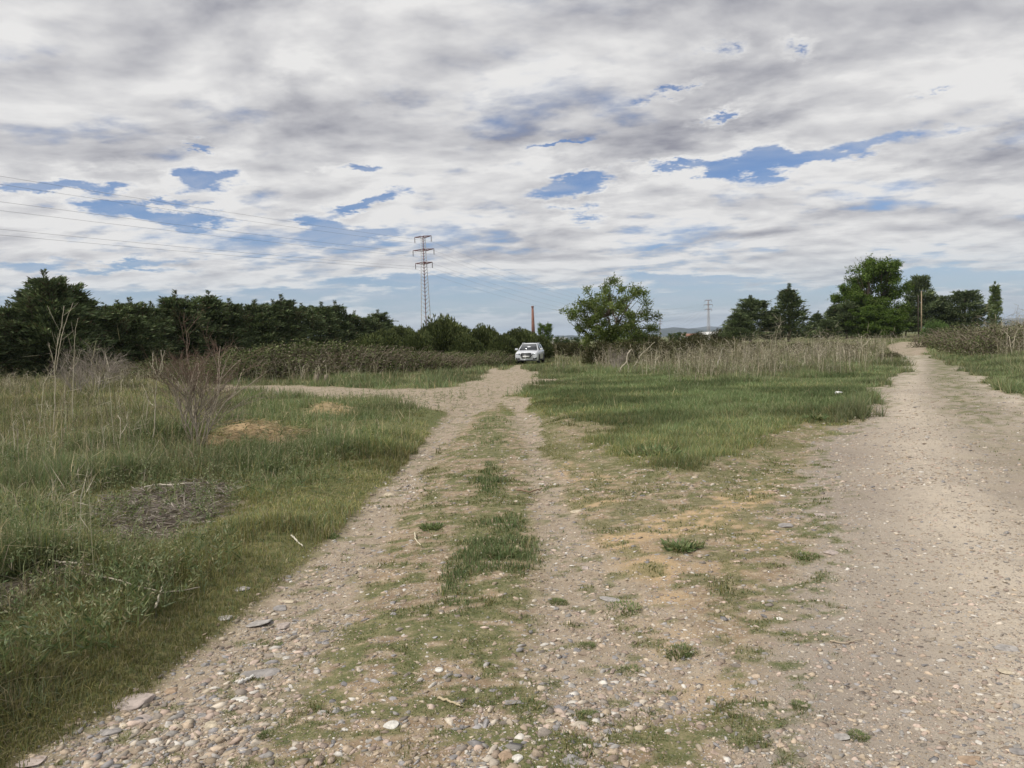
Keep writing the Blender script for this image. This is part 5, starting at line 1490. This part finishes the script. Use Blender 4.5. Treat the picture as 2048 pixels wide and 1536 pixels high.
def build_pylon(loc, faz, line_dir, simple=False, k=1.0, **props):
    """lattice tower 26 m tall; faz turns a corner toward the viewer, arms stand across the line"""
    o = empty('lattice_pylon', loc, 0, category='pylon', **props)
    HT = 26.3
    wd = lambda z: 1.25 * (1 - z / HT) + .46 * (z / HT)        # half diagonal
    cor = [np.array([math.cos(faz + q * math.pi / 2), math.sin(faz + q * math.pi / 2), 0]) for q in range(4)]
    for q in range(4):
        a = Acc(); tube(a, [cor[q] * wd(0), cor[q] * wd(HT * .5), cor[q] * wd(HT - .3) + np.array([0, 0, 0])], .07 * k, .05 * k, 4)
        a = Acc(); P_ = [cor[q] * wd(z) + np.array([0, 0, z]) for z in (-.3, 8, 16, HT)]; tube(a, P_, .085 * k, .055 * k, 4)
        a.obj('leg', REDM if q == 0 else STEELS, o, label='dark red leg' if q == 0 else 'pale steel leg')
    a = Acc(); z = 0.6; up_ = True
    while z < HT - .4:
        dz = wd(z) * 1.02
        for q in range(4):
            A_ = cor[q] * wd(z) + np.array([0, 0, z]); B_ = cor[(q + 1) % 4] * wd(min(z + dz, HT)) + np.array([0, 0, min(z + dz, HT)])
            if (q % 2 == 0) != up_: A_, B_ = cor[(q + 1) % 4] * wd(z) + np.array([0, 0, z]), cor[q] * wd(min(z + dz, HT)) + np.array([0, 0, min(z + dz, HT)])
            tube(a, [A_, B_], .042 * k, .042 * k, 4)
        z += dz; up_ = not up_ if False else up_
    a.obj('lattice_bracing', STEELS, o)
    ax = np.array([line_dir[1], -line_dir[0], 0.0]); ax /= np.linalg.norm(ax)
    ld = np.array([line_dir[0], line_dir[1], 0.0]); ld /= np.linalg.norm(ld)
    att = []
    for (z, hl) in ((26.2, 2.2), (23.2, 2.8), (20.2, 2.25)):
        a = Acc(); w2 = wd(z) * .7
        for s in (-1, 1):
            for t in (-1, 1):
                tube(a, [ax * s * .3 + ld * t * w2 + np.array([0, 0, z - .28]), ax * s * hl + np.array([0, 0, z + .02])], .05 * k, .05 * k, 4)
                tube(a, [ax * s * .3 + ld * t * w2 + np.array([0, 0, z + .12]), ax * s * hl + np.array([0, 0, z + .05])], .05 * k, .05 * k, 4)
            for f in (.3, .55, .8):
                c_ = ax * s * hl * f; tube(a, [c_ + ld * w2 * (1 - f) + np.array([0, 0, z - .2]), c_ - ld * w2 * (1 - f) + np.array([0, 0, z + .08])], .035 * k, .035 * k, 4)
        box(a, (0, 0, z), (w2 * 1.9, w2 * 1.9, .16)); arm = a.obj('crossarm', REDM, o)
        for s in (-1, 1):
            tip = ax * s * hl + np.array([0, 0, z])
            a = Acc(); n_ = 22; zz2 = np.linspace(0, -1.25, n_); rr = np.where(np.arange(n_) % 2 == 0, .035, .10) * k; tube(a, np.stack([np.full(n_, tip[0]), np.full(n_, tip[1]), tip[2] + zz2], 1), rr, None, 8)
            a.obj('insulator', INSU, arm)
            att.append(np.array(loc) + tip + np.array([0, 0, -1.27]))
    if not simple:
        for q in range(4):
            a = Acc(); c_ = cor[q] * wd(0); box(a, (c_[0], c_[1], -.05), (.55, .55, .5)); a.obj('footing', CONC, o)
    return att


LD = np.array([151.0, 327.0])
xa, ya = at(852, 640, 173)[0], 173.0
PA = (xa, ya, float(H0(xa, ya)) - .0); faz = math.atan2(-ya, -xa)
A1 = build_pylon(PA, faz, LD, False, 1.3, label='nearest lattice pylon with three dark red crossarms rising behind the round dark bush')
xb = at(1417, 640, 500)[0]; PB = (xb, 500.0, float(H0(xb, 500)) + 1.2)
A2 = build_pylon(PB, math.atan2(-500, -xb) + .3, LD, True, 1.5, label='second pylon, far off above the weed belt, left of the dark conifers', group='pylons in the distance')
xc = at(1320, 640, 960)[0]; PC = (xc, 960.0, float(H0(xc, 960)) + 1.0)
A3 = build_pylon(PC, math.atan2(-960, -xc), np.array([63.0, 460.0]), True, 2.0, label='small distant pylon right of the lone green tree', group='pylons in the distance')
xd = at(1088, 640, 1180)[0]; A4 = build_pylon((xd, 1180.0, -1.0), 1.2, np.array([20.0, 300.0]), True, 2.0, label='tiny distant pylon above the small grey green tree near the chimney', group='pylons in the distance')


def cable(p, q, sag, rad, seg, start=None):
    t = np.linspace(0, 1, seg)[:, None]; P_ = p * (1 - t) + q * t; P_[:, 2] -= (4 * sag * t * (1 - t))[:, 0]; return P_


NAMES = ['top crossarm, left', 'top crossarm, right', 'middle crossarm, left', 'middle crossarm, right', 'bottom crossarm, left', 'bottom crossarm, right']
off = np.array([-151.0, -327.0, 0]) * .97
for i in range(6):
    p = A1[i]; Pl = cable(p + off, p, 3.6, .03, 60); Pr = cable(p, A2[i], 9.5, .03, 60); Pc = cable(A2[i], A3[i], 10, .03, 30)
    P_ = np.vstack([Pl, Pr[1:], Pc[1:]]); a = Acc(); o0 = P_[59].copy(); tube(a, P_ - o0, .015, .015, 5, cap=False)
    a.obj('power_cable', CABLE, loc=tuple(o0), category='power line', label=f'power cable hanging from the {NAMES[i]} end, of the nearest pylon', group='cables of the power line')

# ------------------------------------------------------------------ chimney, poles, far buildings


def mat_brick():
    m_, t = new_mat('red_brick'); tc_ = t.n('ShaderNodeTexCoord'); b = t.n('ShaderNodeTexBrick'); t.put(b.inputs['Vector'], tc_.outputs['Object'])
    b.inputs['Color1'].default_value = (.22, .075, .045, 1); b.inputs['Color2'].default_value = (.28, .10, .06, 1); b.inputs['Mortar'].default_value = (.30, .26, .22, 1); b.inputs['Scale'].default_value = 4
    c = t.mix(t.sm(t.noise(tc_.outputs['Object'], .5, 4), .35, .7), b.outputs[0], (.13, .055, .04)); principled(t, c, .9); return m_


BRICK = mat_brick()
x, y, zt = at(1065, 612, 460); z0 = float(H0(x, y)) - .5; hh = zt - z0
ch = empty('brick_chimney', (x, y, z0), 0, category='chimney', label='tall slim red brick factory chimney far behind the parked car')
a = Acc(); tube(a, [(0, 0, 0), (0, 0, hh * .5), (0, 0, hh - 1.0)], 1.35, .66, 20); a.obj('shaft', BRICK, ch, smooth=True)
a = Acc(); tube(a, [(0, 0, hh - 1.0), (0, 0, hh - .7), (0, 0, hh - .2), (0, 0, hh)], np.array([.70, .84, .84, .74]), None, 20); a.obj('crown_ring', BRICK, ch)
a = Acc(); tube(a, [(0, 0, 0), (0, 0, 1.6)], 1.7, 1.6, 8); a.obj('plinth', BRICK, ch)
WOODP = mat_bark('weathered_pole_wood', (.30, .235, .16), 9); WOODD = mat_bark('dark_pole_wood', (.075, .060, .05), 9)
for (u, v, y, r_, m_, lab) in ((1843, 582, 118, .105, WOODP, 'tan wooden utility pole standing in front of the dark pines'), (1836.5, 590, 124, .075, WOODD, 'thin dark pole just left of the tan wooden pole')):
    x, _, zt = at(u, v, y); z0 = float(H0(x, y)) - .3; o = empty('utility_pole', (x, y, z0), 0, category='pole', label=lab)
    a = Acc(); tube(a, [(0, 0, 0), (0, 0, zt - z0)], r_, r_ * .7, 10); a.obj('shaft', m_, o, smooth=True)
    a = Acc(); tube(a, [(-.02, -r_ * .8 - .03, zt - z0 - .35), (-.02, -r_ * .8 - .03, zt - z0 - .12)], .04, .03, 6); tube(a, [(0, -r_ * .5, zt - z0 - .3), (-.02, -r_ * .8 - .03, zt - z0 - .3)], .015, .015, 4); a.obj('insulator', INSU, o)

WALLW = mat_plain('pale_render', (.52, .50, .46), .9, 0, .08, .4); ROOFW = mat_plain('pale_roof_sheet', (.60, .60, .58), .7, 0, .08, .3); ROOFR = mat_plain('tile_roof', (.25, .13, .09), .9, 0, .2, .8)


def shed(loc, rz, w_, d_, h_, rh, roof, nwin, **props):
    o = empty('farm_building', loc, rz, category='building', **props)
    a = Acc(); V = [(-w_ / 2, -d_ / 2, 0), (w_ / 2, -d_ / 2, 0), (w_ / 2, d_ / 2, 0), (-w_ / 2, d_ / 2, 0), (-w_ / 2, -d_ / 2, h_), (w_ / 2, -d_ / 2, h_), (w_ / 2, d_ / 2, h_), (-w_ / 2, d_ / 2, h_), (-w_ / 2, 0, h_ + rh), (w_ / 2, 0, h_ + rh)]
    a.add(V, [(0, 1, 5, 4), (2, 3, 7, 6)], [(0, 4, 3), (4, 7, 3), (4, 8, 7), (1, 2, 5), (2, 6, 5), (5, 6, 9)]); a.obj('wall', WALLW, o)
    a = Acc(); e = .35
    for s in (-1, 1):
        P_ = [(-w_ / 2 - e, s * (d_ / 2 + e), h_ - e * rh / d_ * 2 + .04), (w_ / 2 + e, s * (d_ / 2 + e), h_ - e * rh / d_ * 2 + .04), (w_ / 2 + e, 0, h_ + rh + .05), (-w_ / 2 - e, 0, h_ + rh + .05)]
        b = quadsheet(P_ if s < 0 else P_[::-1], .12); a.add(np.concatenate(b.V), np.concatenate(b.Q))
    a.obj('roof', roof, o)
    for k in range(nwin):
        a = Acc(); box(a, (-w_ / 2 + w_ * (k + .5) / nwin, -d_ / 2 - .01, h_ * .55), (w_ / nwin * .45, .06, h_ * .3)); a.obj('window', CGLASS, o)
    a = Acc(); box(a, (w_ * .02, -d_ / 2 - .02, h_ * .4), (w_ * .1, .05, h_ * .8)); a.obj('door', METAL, o)


for (u, v, y, w_, d_, rh, rf, rz, nw, lab) in ((1108, 676, 360, 12, 9, 1.0, ROOFW, .15, 3, 'long low white building just right of the parked car, beyond the small grey green tree'), (1438, 663, 400, 20, 12, 1.4, ROOFW, -.1, 5, 'long low pale building beside the foot of the second pylon'),
                                              (1660, 658, 260, 9, 7, 1.2, ROOFW, .2, 2, 'white walled hut glimpsed left of the big green tree'), (1385, 667, 480, 16, 9, 1.5, ROOFR, .3, 3, 'low building with red tiled roof beyond the weeds, left of the second pylon')):
    x, _, zt = at(u, v, y); z0 = float(H0(x, y)) - .2; shed((x, y, z0), rz, w_, d_, max(1.8, zt - z0 - rh), rh, rf, nw, label=lab, group='buildings far across the plain')

# far trees of the plain, small in the picture
FT = clump_tree(77, 6, 6, .6, LGREEN * .6, ncl=40, cr_=.9, nleaf=90, lsize=.4)
for i, (u, v, y) in enumerate([(1118, 673, 300), (1132, 676, 340), (1150, 674, 420), (1285, 664, 380), (1345, 666, 330), (1362, 664, 450), (1405, 663, 420), (1474, 664, 360), (1455, 661, 300), (1545, 662, 300), (1612, 660, 320), (1640, 656, 280), (815, 684, 260), (1098, 676, 500), (1312, 668, 600)]):
    x, _, zt = at(u, v, y); z0 = float(H0(x, y)) - .2; s_ = max(.4, (zt - z0) / 6)
    place_tree('far_tree', FT, (x, y, z0), (s_ * 1.15, s_ * 1.15, s_), i * 1.3, category='tree', group='small trees far out on the plain', label=f'small dark far tree on the plain, {ORD[i]} of those along the horizon')

# stumps and bits of litter
WST = mat_bark('cut_wood', (.22, .185, .14), 22)
for (u, v, hh, r_, y, lab) in ((632, 738, .42, .10, 34, 'left of two short cut stumps at the foot of the brambles'), (651, 738, .38, .09, 34.4, 'right of two short cut stumps at the foot of the brambles')):
    x, _, _ = at(u, v, y); z0 = float(H(x, y)) - .05; a = Acc(); tube(a, [(0, 0, 0), (.01, 0, hh * .5), (.02, 0, hh)], np.array([r_ * 1.2, r_, r_ * .95]), None, 10); a.obj('wooden_stump', WST, loc=(x, y, z0), category='stump', label=lab)


def scrap(seed, s_):
    g = np.random.default_rng(seed); V = ICO2[0] * np.array([1, .7, .35]) * s_; V = V * (1 + g.normal(0, .22, (len(V), 1))); a = Acc(); a.add(V, None, ICO2[1]); return a


for (u, v, s_, lab) in ((1677, 791, .11, 'small white scrap lying in the grass at the left margin of the gravel road'), (374, 757, .16, 'small white scrap in the grass behind the bare shrub')):
    x, y = G(u, v, H); scrap(u, s_).obj('litter_scrap', PLATE, loc=(x, y, float(H(x, y)) + s_ * .3 + (.08 if u < 500 else .03)), category='litter', label=lab)

# ------------------------------------------------------------------ the air
hm = bpy.data.materials.new('haze'); hm.use_nodes = True; ht = NT(hm.node_tree)
hv = ht.n('ShaderNodeVolumePrincipled'); hv.inputs['Color'].default_value = (.72, .84, 1.0, 1); hv.inputs['Density'].default_value = 6.5e-5; hv.inputs['Anisotropy'].default_value = .2
ho = ht.n('ShaderNodeOutputMaterial'); ht.nt.links.new(hv.outputs[0], ho.inputs['Volume'])
a = Acc(); box(a, (0, 8000, 146), (36000, 26000, 308)); a.obj('haze', hm, kind='stuff', label='thin blue haze over the far plain')
